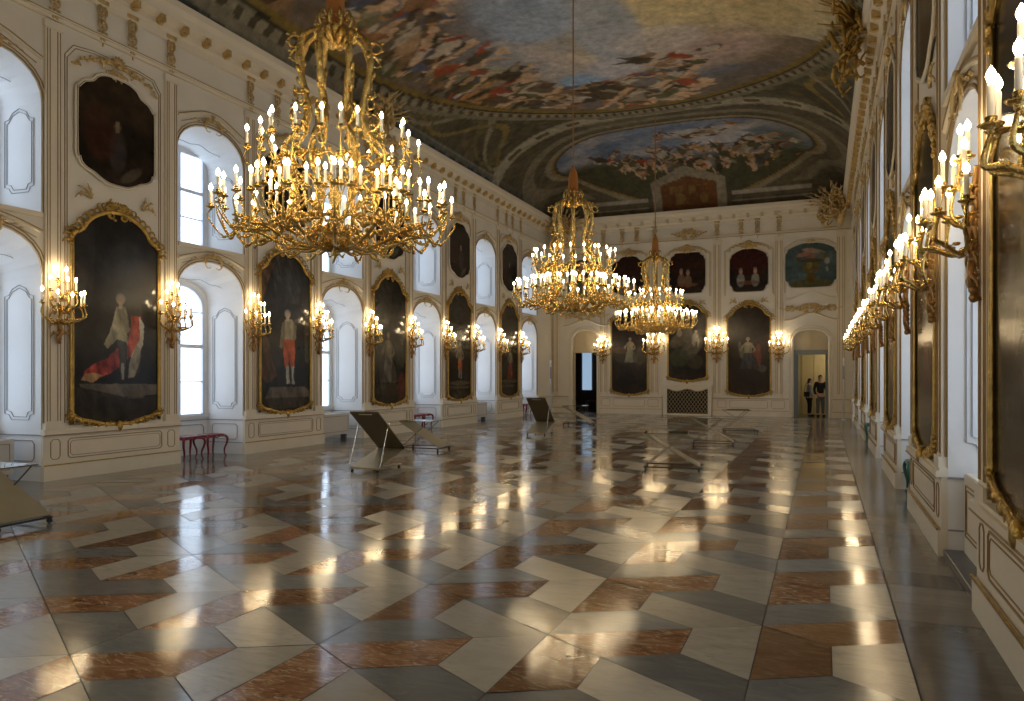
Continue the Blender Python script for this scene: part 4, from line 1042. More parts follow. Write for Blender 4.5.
# ------------------------------------------------------------------ chandelier (origin on the axis, z = 0 at its lowest point, 3.08 m up)
def make_chandelier(label):
    root = empty('chandelier', (0, 0, 0)); tag(root, label, 'chandelier', 'candle chandeliers hanging along the hall')
    Z0 = 3.08
    P = lambda r, z, a=0: (r * math.cos(a), r * math.sin(a), z - Z0)
    m = MB(); m.lathe([(.08, 5.62 - Z0), (.115, 5.74 - Z0), (.11, 5.95 - Z0), (.10, 6.2 - Z0), (.075, 6.32 - Z0), (.03, 6.40 - Z0), (.016, 6.46 - Z0)], 12, lobes=6, la=.05); m.build('rope_sleeve', 'sleeve', root, True)
    m = MB(); m.tube([(0, 0, 6.65 - Z0), (0, 0, 10.55 - Z0)], .016, 6); m.build('rope', 'rope', root)
    m = MB()
    m.lathe([(.02, 5.50), (.08, 5.52), (.10, 5.54), (.08, 5.56), (.14, 5.64), (.19, 5.70), (.12, 5.74), (.09, 5.8), (.12, 5.84), (.08, 5.87)], 14, (0, 0, -Z0), 7, .1)
    for k in range(10):
        a = 2 * PI * k / 10; ca, sa = math.cos(a), math.sin(a)
        pts = [(r * ca, r * sa, z - Z0) for r, z in ((.08, 5.6), (.17, 5.68), (.22, 5.80), (.17, 5.90), (.12, 5.84), (.15, 5.79))]
        s_ = spline(pts, 3); m.tube(s_, taper(len(s_), .022, .01), 5)
        m.ell((.20 * ca, .20 * sa, 5.62 - Z0), (.035, .035, .07), 6, 4)
    m.build('crown', 'gold', root, True)
    # eight long S-shaped ribs of the cage
    m = MB()
    s_ = spline([P(.08, 5.52), P(.22, 5.66), P(.38, 5.55), P(.43, 5.3), P(.38, 5.0), P(.33, 4.75), P(.40, 4.5), P(.58, 4.3), P(.60, 4.05), P(.48, 3.85), P(.50, 3.6), P(.72, 3.38), P(.98, 3.30)], 4)
    n = len(s_); rr = [.019 + .016 * math.sin(i * .9) ** 2 + .012 * (6 < i < 22) for i in range(n)]; m.tube(s_, rr, 7)
    rg = random.Random(4)
    for i in range(2, n, 3):
        p = s_[i]; sd = rg.choice((-1, 1))
        m.ell((p.x + rg.uniform(-.03, .05), p.y + sd * .03, p.z), (.035, .022, .055), 6, 4, Matrix.Rotation(rg.uniform(-.8, .8), 3, 'Y'))
    for x, z, a0, L, k0, k1 in ((.38, 5.5, 0.6, .35, -4, -22), (.38, 5.05, -2.2, .32, 4, 22), (.40, 4.5, .2, .35, 3, 18), (.58, 4.2, -.4, .38, -3, -20), (.50, 3.65, PI, .3, -3, -20), (.72, 3.38, -1.2, .35, 4, 22), (.6, 3.45, 1.9, .3, -5, -24)):
        curl(m, x, z - Z0, a0, L, k0, k1, .018, .007, 0, .02, 12, 6, leaf=3)
    rib = m.mesh('rib', True); rib.materials.append(M['gold'])
    for k in range(8):
        o = bpy.data.objects.new('cage_rib', rib); col.objects.link(o); o.parent = root; o.rotation_euler[2] = 2 * PI * k / 8 + .2
    m = MB()
    m.lathe([(.01, 3.08), (.05, 3.10), (.035, 3.14), (.10, 3.17), (.15, 3.22), (.09, 3.26), (.17, 3.31), (.20, 3.37), (.12, 3.42), (.07, 3.5), (.05, 3.65), (.08, 3.75), (.04, 3.85), (.03, 4.0)], 16, (0, 0, -Z0), 8, .08)
    for k in range(12):
        a = 2 * PI * k / 12; s_ = spline([P(.08, 3.16, a), P(.22, 3.2, a + .1), P(.30, 3.32, a + .2), P(.22, 3.42, a + .25), P(.16, 3.36, a + .2)], 3); m.tube(s_, taper(len(s_), .025, .01), 5)
    m.build('lower_boss', 'gold', root, True)
    m = MB()
    for r, z in ((.56, 4.12), (.62, 3.42)):
        pts = [P(r * (1 + .05 * math.sin(8 * a)), z + .03 * math.sin(16 * a), a) for a in [2 * PI * i / 72 for i in range(72)]]
        m.tube(pts, .022, 6, True)
        for k in range(24): m.ell(P(r + .02, z + .03, 2 * PI * k / 24), (.03, .03, .04), 6, 4)
    m.build('hoop', 'gold', root, True)
    # branching arms
    def arm(ctrl, cups, r0, split):
        m = MB(); s_ = spline([P(*c) for c in ctrl], 5); m.tube(s_, taper(len(s_), r0, r0 * .6, r0 * .4), 7)
        base = Vector(P(*split))
        for (r, z, a) in cups:
            q = Vector(P(r, z, a)); mid = (base + q) / 2; mid.z = min(base.z, q.z) - .10
            lo = q.copy(); lo.z -= .13; lo.x += (.03 if r > split[0] else -.03)
            s2 = spline([base, mid, lo, q - Vector((0, 0, .04))], 4); m.tube(s2, taper(len(s2), r0 * .62, r0 * .4), 6); cup(m, tuple(q))
            m.ell(tuple(mid), (.03, .02, .02), 6, 4)
        for i in range(3, len(s_), 3):
            p = s_[i]; sd = 1 if (i // 3) % 2 else -1
            m.ell((p.x, p.y + sd * .02, p.z + .02), (.045, .02, .025), 6, 4)
        return m
    lo_c = [(1.36, 3.60, 0), (1.25, 3.62, .13), (1.25, 3.62, -.13), (1.04, 3.68, .06)]
    m = arm([(.12, 3.24), (.35, 3.16), (.62, 3.22), (.85, 3.33), (1.02, 3.34), (1.14, 3.38)], lo_c, .019, (1.08, 3.36))
    for x, z, a0, L, k0, k1 in ((.45, 3.18, -1.0, .4, 4, 18), (.8, 3.3, 2.0, .4, -3, -18), (.9, 3.32, -.9, .36, 4, 20), (.3, 3.2, 1.2, .3, 3, 20)): curl(m, x, z - Z0, a0, L, k0, k1, .015, .006, 0, .03, 12, 6, leaf=3)
    me = m.mesh('arm', True); me.materials.append(M['gold'])
    for k in range(12):
        a0 = 2 * PI * k / 12 + .1
        o = bpy.data.objects.new('lower_arm', me); col.objects.link(o); o.parent = root; o.rotation_euler[2] = a0
        for r, z, a in lo_c: put_candle(root, P(r, z + .025, a + a0))
    up_c = [(.97, 4.28, 0), (.84, 4.32, .22), (.84, 4.32, -.22)]
    m = arm([(.45, 4.05), (.60, 3.98), (.72, 4.02), (.80, 4.08)], up_c, .017, (.78, 4.06))
    for x, z, a0, L, k0, k1 in ((.5, 4.05, 1.2, .34, -4, -22), (.62, 4.0, -1.0, .3, 5, 24)): curl(m, x, z - Z0, a0, L, k0, k1, .018, .008, 0, .03, 12, 6, leaf=1)
    me = m.mesh('arm', True); me.materials.append(M['gold'])
    for k in range(8):
        a0 = 2 * PI * k / 8 - .1
        o = bpy.data.objects.new('upper_arm', me); col.objects.link(o); o.parent = root; o.rotation_euler[2] = a0
        for r, z, a in up_c: put_candle(root, P(r, z + .025, a + a0))
    mid_c = [(.74, 3.72, .14), (.74, 3.72, -.14)]
    m = arm([(.5, 3.45), (.58, 3.42), (.66, 3.5)], mid_c, .014, (.64, 3.48))
    me = m.mesh('arm', True); me.materials.append(M['gold'])
    for k in range(8):
        a0 = 2 * PI * k / 8 + .35
        o = bpy.data.objects.new('inner_arm', me); col.objects.link(o); o.parent = root; o.rotation_euler[2] = a0
        for r, z, a in mid_c: put_candle(root, P(r, z + .025, a + a0))
    return root
ch = make_chandelier('largest gilt candle chandelier, nearest, hanging in front of the window wall')
bpy.context.view_layer.update()
ch2 = copy_tree(ch); ch2['label'] = 'middle gilt candle chandelier of the row, under a bare orange rope sleeve'
ch3 = copy_tree(ch); ch3['label'] = 'smallest-looking gilt chandelier, farthest, hanging before the end wall'
for o, y, rz in ((ch, 7.13, 0), (ch2, 16.0, .13), (ch3, 24.9, -.1)): o.location = (CX, y, 3.08); o.rotation_euler[2] = rz

# ------------------------------------------------------------------ wall sconces (origin on the wall at the lowest point)
def make_sconce(label):
    root = empty('candle_sconce'); tag(root, label, 'wall sconce', 'gilded candle sconces on the walls')
    m = MB(); rg = random.Random(5)
    s_ = spline([(0, .02, 0), (.02, .06, .08), (-.03, .08, .2), (.03, .06, .34), (-.02, .08, .5), (.02, .05, .66), (0, .05, .82), (0, .04, .94)], 5)
    m.tube(s_, [.010 + .022 * math.sin(min(1, i / 6) * PI / 2) * (1 - .5 * i / len(s_)) for i in range(len(s_))], 7)
    for sg in (1, -1):
        for z, L in ((.14, .20), (.30, .26), (.48, .30), (.68, .26)):
            curl(m, 0, z, PI / 2 - sg * 1.1, L, -sg * 2, -sg * 20, .016, .006, .06, .02, 11, 6, leaf=1)
            curl(m, 0, z + .05, -PI / 2 + sg * .8, L * .6, sg * 4, sg * 26, .018, .008, .06, .01, 9, 5)
    for q in range(7): m.ell((0, .06, .02 + .055 * q), (.028 + .004 * (q % 3), .035, .035), 7, 4)
    m.build('wall_stem', 'bronze', root, True)
    spots = [(-.36, .16, .64), (-.20, .30, .60), (0, .36, .57), (.20, .30, .60), (.36, .16, .64), (-.22, .15, .84), (0, .25, .82), (.22, .15, .84), (-.08, .11, 1.0), (.08, .13, 1.02)]
    for i, (x, y, z) in enumerate(spots):
        m = MB(); zb = .40 if i < 5 else (.60 if i < 8 else .80)
        s_ = spline([(0, .07, zb), (x * .25, .07 + y * .3, zb - .07), (x * .75, y * .85, zb - .02), (x * 1.06, y * 1.08, z - .18), (x, y, z - .04)], 5)
        m.tube(s_, taper(len(s_), .017, .010, .004), 6); cup(m, (x, y, z))
        k = len(s_) // 2; m.ell(tuple(s_[k]), (.03, .022, .02), 6, 4)
        sg = 1 if x >= 0 else -1
        m.ell((x * .5, y * .6, zb - .01), (.035, .03, .014), 6, 4)
        m.build('candle_arm', 'gold', root, True)
        put_candle(root, (x, y, z + .025))
    return root
SCZ = 2.22
def around_label(side, who): return 'gilded candle sconce on the %s side of %s' % (side, who)
names_L = ['the portrait with red robes', 'the portrait in orange-red breeches', 'the dim grey portrait on the window wall', 'the orange-clad portrait above pale steps', 'the window-wall portrait closest to the far corner']
sl = []
for c, nm in zip(PIER[1:], names_L): sl += [('L', c - 1.13, around_label('near', nm)), ('L', c + 1.13, around_label('far', nm))]
names_R = ['the glaring canvas at the right edge', 'the second portrait of the right wall', 'the third portrait of the right wall', 'the fourth portrait of the right wall', 'the fifth portrait of the right wall', 'the last portrait of the right wall']
for c, nm in zip(PIER, names_R): sl += [('R', c - 1.13, around_label('near', nm)), ('R', c + 1.13, around_label('far', nm))]
sl += [('E', -9.06, 'small gilded candle sconce between the dark doorway and the seated woman'), ('E', -6.76, 'gilded candle sconce between the seated woman and the cloud painting'),
       ('E', -4.12, 'gilded candle sconce between the cloud painting and the woman with red drapery'), ('E', -1.66, 'small gilded candle sconce left of the grey doorway')]
sc0 = make_sconce(sl[0][2]); bpy.context.view_layer.update()
for i, (w, s_, lb) in enumerate(sl):
    o = sc0 if i == 0 else copy_tree(sc0); o['label'] = lb
    o.location = wpos(w, s_, .05, SCZ); o.rotation_euler[2] = RZ[w]
    if w == 'E' and s_ in (-6.76, -4.12): o.scale = (1.25, 1.1, 1.2)
    o['group'] = {'L': 'gilded candle sconces on the window wall', 'R': 'gilded candle sconces on the right wall', 'E': 'gilded candle sconces on the end wall'}[w]

# ------------------------------------------------------------------ display stands
def caster(m, x, y):
    m.box(x - .012, x + .012, y - .014, y + .014, .045, .075)
    m.tube([(x - .014, y, .028), (x + .014, y, .028)], .028, 12)
def lectern(loc, rz, label):
    root = empty('display_lectern', loc, rz); tag(root, label, 'display stand', 'folded steel display stands')
    W = .56; th = .012
    m = MB()
    for x0, x1 in ((0, W),):
        pr = [(0, 1.07), (1.02, .35), (1.02, .335), (-.012, 1.055)]
        m.add([(x, y, z) for x in (x0, x1) for y, z in pr], [(0, 1, 2, 3), (7, 6, 5, 4), (0, 4, 5, 1), (1, 5, 6, 2), (2, 6, 7, 3), (3, 7, 4, 0)])
    m.build('reading_panel', 'steel', root)
    m = MB(); pr = [(0, .085), (1.02, .335), (1.02, .35), (0, .10)]
    m.add([(x, y, z) for x in (0, W) for y, z in pr], [(0, 1, 2, 3), (7, 6, 5, 4), (0, 4, 5, 1), (1, 5, 6, 2), (2, 6, 7, 3), (3, 7, 4, 0)])
    m.build('lower_panel', 'steel_light', root)
    m = MB(); m.bbox(-.01, W + .01, -.01, .05, .07, .10, .004); m.bbox(-.01, .03, 0, .86, .07, .095, .004); m.bbox(W - .03, W + .01, 0, .86, .07, .095, .004); m.build('base_frame', 'steel_light', root)
    for x in (-.02, W + .02):
        m = MB(); m.tube([(x, .02, .09), (x, .34, .86)], .009, 6); m.build('support_rod', 'chrome', root)
    m = MB(); m.box(W * .33, W * .78, .035, .06, 1.008, 1.022)
    m.tf = None
    m2 = MB(); m2.box(.16, .42, -.004, .0, -.012, .012)
    o = m2.build('label_strip', 'paper', root); o.location = (0, .03, 1.018); o.rotation_euler[0] = -math.radians(52)
    for x in (.03, W - .03):
        for y in (.03, .82):
            m = MB(); caster(m, x, y); m.build('caster', 'black', root)
    return root
lectern((-7.62, 10.82, 0), math.radians(4), 'tall folded brown display lectern on casters, standing nearer the camera')
lectern((-7.68, 19.3, 0), math.radians(5), 'tall folded brown display lectern on casters, far one before the dark doorway')
def xtable(loc, rz, label, mirror=False):
    root = empty('display_table', loc, rz); tag(root, label, 'display stand', 'low crossed display tables')
    W = .6
    m = MB(); pr = [(0, .640), (.97, .085), (.985, .10), (.01, .655)]
    m.add([(x, y, z) for y in (0, W) for x, z in pr], [(3, 2, 1, 0), (4, 5, 6, 7), (0, 1, 5, 4), (1, 2, 6, 5), (2, 3, 7, 6), (3, 0, 4, 7)])
    m.build('sloping_panel', 'steel_light', root)
    for y in (.03, W - .03):
        m = MB(); m.tube([(.04, y, .08), (.72, y, .655)], .009, 6); m.build('support_rod', 'steel', root)
    m = MB(); m.tube([(.0, 0, .662), (.78, 0, .662), (.78, W, .662), (0, W, .662)], .008, 4, True); m.build('top_frame', 'steel', root)
    m = MB(); m.box(.008, .772, .008, W - .008, .657, .672); m.build('glass_top', 'glass', root)
    m = MB()
    for y in (.0, W): m.bbox(.0, 1.0, y - .015, y + .015, .06, .08, .003)
    m.bbox(0, .03, 0, W, .06, .08, .003); m.bbox(.97, 1.0, 0, W, .06, .08, .003)
    m.build('base_frame', 'black', root)
    for x in (.04, .96):
        for y in (.0, W):
            m = MB(); caster(m, x, y); m.build('caster', 'black', root)
    return root
xtable((-2.95, 13.05, 0), math.radians(9), 'low crossed display table with glass case in the middle of the marble floor')
xtable((-2.93, 18.2, 0), math.radians(8), 'second low crossed display table, left of the farthest one')
xtable((-2.72, 22.7, 0), math.radians(12), 'farthest low crossed display table below the woman with red drapery')
xtable((-9.15, 5.15, 0), math.radians(3), 'low sloping display table cut off by the left edge of the photo')
xtable((-8.84, 14.45, 0), math.radians(3), 'low sloping display table behind the near tall lectern')
xtable((-8.15, 23.8, 0), math.radians(3), 'low sloping display table just before the dark doorway')

# ------------------------------------------------------------------ stools
def stool(loc, rz, mat, label, group):
    root = empty('cabriole_stool', loc, rz); tag(root, label, 'stool', group)
    m = MB(); n = 20
    pts = []
    for k in range(n):
        a = 2 * PI * k / n; c, s_ = math.cos(a), math.sin(a)
        pts.append((.27 * math.copysign(abs(c) ** .5, c), .20 * math.copysign(abs(s_) ** .5, s_)))
    vs = [(x, y, .445) for x, y in pts] + [(x * .98, y * .97, .47) for x, y in pts] + [(x * .8, y * .75, .478) for x, y in pts]
    fs = [tuple(range(n - 1, -1, -1)), tuple(range(2 * n, 3 * n))]
    for b_ in (0, n):
        for k in range(n): fs.append((b_ + k, b_ + (k + 1) % n, b_ + n + (k + 1) % n, b_ + n + k))
    m.add(vs, fs); m.build('seat', mat, root, True)
    m = MB()
    for s0 in (-1, 1):
        for t in [0]:
            m.tube([(-.23, s0 * .17, .42), (-.1, s0 * .175, .435), (0, s0 * .175, .41), (.1, s0 * .175, .435), (.23, s0 * .17, .42)], .018, 5)
            m.tube([(s0 * .24, -.15, .42), (s0 * .245, 0, .435), (s0 * .24, .15, .42)], .018, 5)
    m.build('apron', mat, root)
    for sx in (-1, 1):
        for sy in (-1, 1):
            m = MB(); s_ = spline([(sx * .23, sy * .16, .44), (sx * .27, sy * .19, .38), (sx * .265, sy * .185, .28), (sx * .225, sy * .16, .16), (sx * .225, sy * .16, .06), (sx * .25, sy * .175, .0)], 4)
            m.tube(s_, taper(len(s_), .030, .013), 6); m.build('leg', mat, root, True)
    return root
G1 = 'red stools in the window niches'
for y, lb in ((11.22, 'red cabriole-legged stool in the niche right of the red-robed portrait, nearer of its pair'), (11.84, 'red cabriole-legged stool in the niche right of the red-robed portrait, farther of its pair')):
    stool((XL - .30, y, 0), PI / 2, 'red', lb, G1)
for y, lb in ((20.2, 'red stool in the third niche, behind the low sloping table, nearer of its pair'), (20.8, 'red stool in the third niche, farther of its pair')):
    stool((XL - .30, y, 0), PI / 2, 'red', lb, G1)
for y, lb in ((29.0, 'red stool in the last niche beside the far tall lectern, left one'), (29.6, 'red stool in the last niche beside the far tall lectern, right one')):
    stool((XL - .30, y, 0), PI / 2, 'red', lb, G1)
stool((XR + .22, 12.05, 0), PI / 2, 'green', 'dark green stool half hidden in the right wall niche, nearer one', 'green stools on the right')
stool((XR + .12, 21.0, 0), PI / 2, 'green', 'dark green stool far along the right wall', 'green stools on the right')

# heaters in niches
def heater(w, s, d, label, hw=.62, h=.70):
    root = empty('niche_heater', wpos(w, s, d, 0), RZ[w]); tag(root, label, 'heater', 'heaters in the window niches')
    m = MB(); m.bbox(-hw, hw, -.24, 0, .14, h, .015); m.build('casing', 'heater', root)
    m = MB(); m.tube([(-hw + .08, .006, .22), (hw - .08, .006, .22), (hw - .08, .006, h - .08), (-hw + .08, .006, h - .08)], .008, 4, True); m.build('panel_line', 'line', root)
    m = MB()
    for k in range(9): m.box(-hw + .1 + k * (2 * hw - .24) / 9, -hw + .16 + k * (2 * hw - .24) / 9, -.20, -.05, h, h + .006)
    m.build('air_outlet', 'line_grey', root)
    for x in (-hw + .1, hw - .1):
        m = MB(); m.box(x - .03, x + .03, -.2, -.04, 0, .14); m.build('foot', 'slab', root)
    return root
heater('L', 16.04, -.22, 'pale cabinet heater in the niche left of the near tall lectern', .62)
heater('L', 24.88, -.22, 'pale cabinet heater in the fourth niche, before the last portrait')
heater('L', 7.11, -.25, 'pale cabinet heater in the niche at the left photo edge')
def cover(w, s, label):
    root = empty('radiator_cover', wpos(w, s, -.06, 0), RZ[w]); tag(root, label, 'radiator cover')
    m = MB(); m.bbox(-.80, .80, -.30, -.06, .07, .80, .01); m.build('casing', 'plaster_trim', root)
    m = MB()
    for q in (0, .04): m.tube([(-.68 + q, -.054, .24 + q), (.68 - q, -.054, .24 + q), (.68 - q, -.054, .70 - q), (-.68 + q, -.054, .70 - q)], .008, 4, True)
    m.build('panel_line', 'line', root)
    m = MB(); m.bbox(-.86, .86, -.34, .10, .0, .07, .006); m.build('stone_step', 'slab', root)
cover('R', 7.11, 'cream panelled radiator cover on a grey step, in the nearest right niche')

# ------------------------------------------------------------------ slim poles
def pole(x, y, label, z=2.35):
    root = empty('slim_pole', (x, y, 0)); tag(root, label, 'pole', 'slim poles in the far corners')
    m = MB(); m.lathe([(.11, 0), (.11, .015), (.04, .03), (.03, .05)], 18); m.build('foot_plate', 'white_metal', root, True)
    m = MB(); m.lathe([(.028, .03), (.028, z - .12), (.033, z - .1), (.033, z), (.01, z + .01)], 12); m.build('tube', 'white_metal', root, True)
    m = MB(); m.lathe([(.034, z - .8), (.036, z - .79), (.036, z - .3), (.034, z - .29)], 12); m.build('speaker_grille', 'line_grey', root, True)
pole(.72, 30.7, 'slim white pole beside the grey doorway'); pole(-10.95, 30.4, 'slim white pole left of the dark doorway')

# ------------------------------------------------------------------ hearth on the end wall
root = empty('hearth_screen', WE(-5.35, 0, 0), PI); tag(root, 'latticed hearth opening in a cream surround, under the cloud painting', 'fireplace')
m = MB(); m.bbox(-1.02, -.86, 0, .16, 0, 1.25, .01); m.bbox(.86, 1.02, 0, .16, 0, 1.25, .01); m.box(-1.04, 1.04, 0, .18, 1.24, 1.30)
for t in range(17):
    a, b_ = t / 16, (t + 1) / 16
    f = lambda q: 1.08 + .05 * math.cos(q * 4 * PI)
    if t < 16:
        xa, xb = -.88 + 1.76 * a, -.88 + 1.76 * b_
        m.quad((xa, .13, f(a)), (xb, .13, f(b_)), (xb, .13, 1.25), (xa, .13, 1.25)); m.quad((xa, .13, f(a)), (xb, .13, f(b_)), (xb, .0, f(b_)), (xa, .0, f(a)))
m.box(-.88, .88, 0, .13, 0, .06); m.build('surround', 'plaster_trim', root)
m = MB(); m.box(-.88, .88, .01, .03, .05, 1.2); m.build('dark_recess', 'grille_dark', root)
m = MB(); st = .15
k = -1.3
while k < 2.2:
    for sg in (1, -1):
        # diagonal bars clipped to the opening
        pts = []
        for q in range(13):
            z = .06 + q * .09; x = (-.88 + k + (z - .06) * .75) if sg > 0 else (.88 - k - (z - .06) * .75)
            if -.87 < x < .87 and z < 1.14: pts.append((x, .09, z))
        if len(pts) > 1: m.tube(pts, .011, 4)
    k += st
m.build('lattice', 'grille', root)
m = MB()
pts = [(-.87, .10, .06), (.87, .10, .06)] + [(.87 - 1.74 * t / 16, .10, 1.06 + .05 * math.cos(t / 16 * 4 * PI)) for t in range(17)]
m.tube(pts, .014, 5, True); m.build('lattice_frame', 'grille', root)

# ------------------------------------------------------------------ doors and the rooms behind
def door_n(n, c, h, zo, zs, rise, mat, fmat):
    o = MB(WE)
    la = [(c + x, z) for x, z in arch(h, zs, rise)]
    for i in range(len(la) - 1): o.quad((la[i][0], -.12, zo), (la[i + 1][0], -.12, zo), (la[i + 1][0], -.12, la[i + 1][1]), (la[i][0], -.12, la[i][1]))
    for q in (-1, 1): o.tube([(c + q * .05, -.11, zo + .08), (c + q * (h - .08), -.11, zo + .08), (c + q * (h - .08), -.11, zs + .1), (c + q * h * .5, -.11, zs + rise * .75), (c + q * .05, -.11, zs + rise * .85)], .012, 4, True)
    d = o.build('door_%d' % n, 'door_wood'); d['kind'] = 'structure'
    f = MB(WE)
    if n == 2:
        for q in (-1, 1): f.box(min(c + q * h, c + q * (h - .06)), max(c + q * h, c + q * (h - .06)), -.2, -.06, 0, zo)
        f.box(c - h, c + h, -.2, -.05, zo - .12, zo + .06)
        f.box(c - h + .06, c - h + .16, -.5, -.2, 0, zo - .1); f.box(c + h - .10, c + h - .06, -.5, -.2, 0, zo - .1)
    else:
        f.box(c - h, c + h, -.16, -.08, zo - .03, zo + .05)
        for q in (-1, 1): f.box(min(c + q * h, c + q * (h - .05)), max(c + q * h, c + q * (h - .05)), -.2, -.08, 0, zo)
    kid(f.build('door_frame', fmat), d)
    return d
door_n(1, *DL, 'door_wood', 'door_wood'); door_n(2, *DR, 'door_wood', 'door_grey')
def side_room(name, x0, x1, d0, d1, h, mat, extra=None):
    m = MB(WE)
    m.quad((x0, -d1, 0), (x1, -d1, 0), (x1, -d1, h), (x0, -d1, h)); m.quad((x0, -d0, 0), (x0, -d1, 0), (x0, -d1, h), (x0, -d0, h)); m.quad((x1, -d0, 0), (x1, -d1, 0), (x1, -d1, h), (x1, -d0, h)); m.quad((x0, -d0, h), (x1, -d0, h), (x1, -d1, h), (x0, -d1, h))
    if extra: extra(m)
    o = m.build(name, mat); o['kind'] = 'structure'; return o
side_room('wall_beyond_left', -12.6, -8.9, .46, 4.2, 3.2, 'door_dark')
side_room('wall_beyond_right', -2.0, 1.3, .46, 2.6, 3.0, 'next', lambda m: [m.tube([(s_, -2.58, .0), (s_, -2.58, 3.0)], .015, 4) for s_ in (-.85, -.35, .15, .6)])
m = MB(WE); m.box(-12.6, -8.9, -4.2, -.46, -.0, .002); m.build('floor_beyond_left', 'm_border_dark')['kind'] = 'structure'
m = MB(WE); m.box(-2.0, 1.3, -2.6, -.46, -.0, .002); m.build('floor_beyond_right', 'm_border_light')['kind'] = 'structure'
# bright window seen through the dark doorway
m = MB(WE); m.box(-11.36, -10.82, -4.17, -4.14, .95, 2.95); w = m.build('window_17', 'dim_pane'); w['kind'] = 'structure'
m = MB(WE); m.tube([(-11.36, -4.12, .95), (-10.82, -4.12, .95), (-10.82, -4.12, 2.95), (-11.36, -4.12, 2.95)], .03, 4, True); kid(m.build('window_sash', 'sash'), w)
# bench in the dark room
root = empty('long_bench', WE(-10.2, -2.6, 0)); tag(root, 'dark upholstered bench glimpsed through the dark doorway', 'bench')
m = MB(); m.bbox(-.5, .5, -.2, .2, .38, .48, .03); m.build('seat', 'door_dark', root)
for x in (-.44, .44):
    for y in (-.15, .15):
        m = MB(); m.tube([(x, y, 0), (x, y, .40)], [.02, .028], 6); m.build('leg', 'bronze', root)

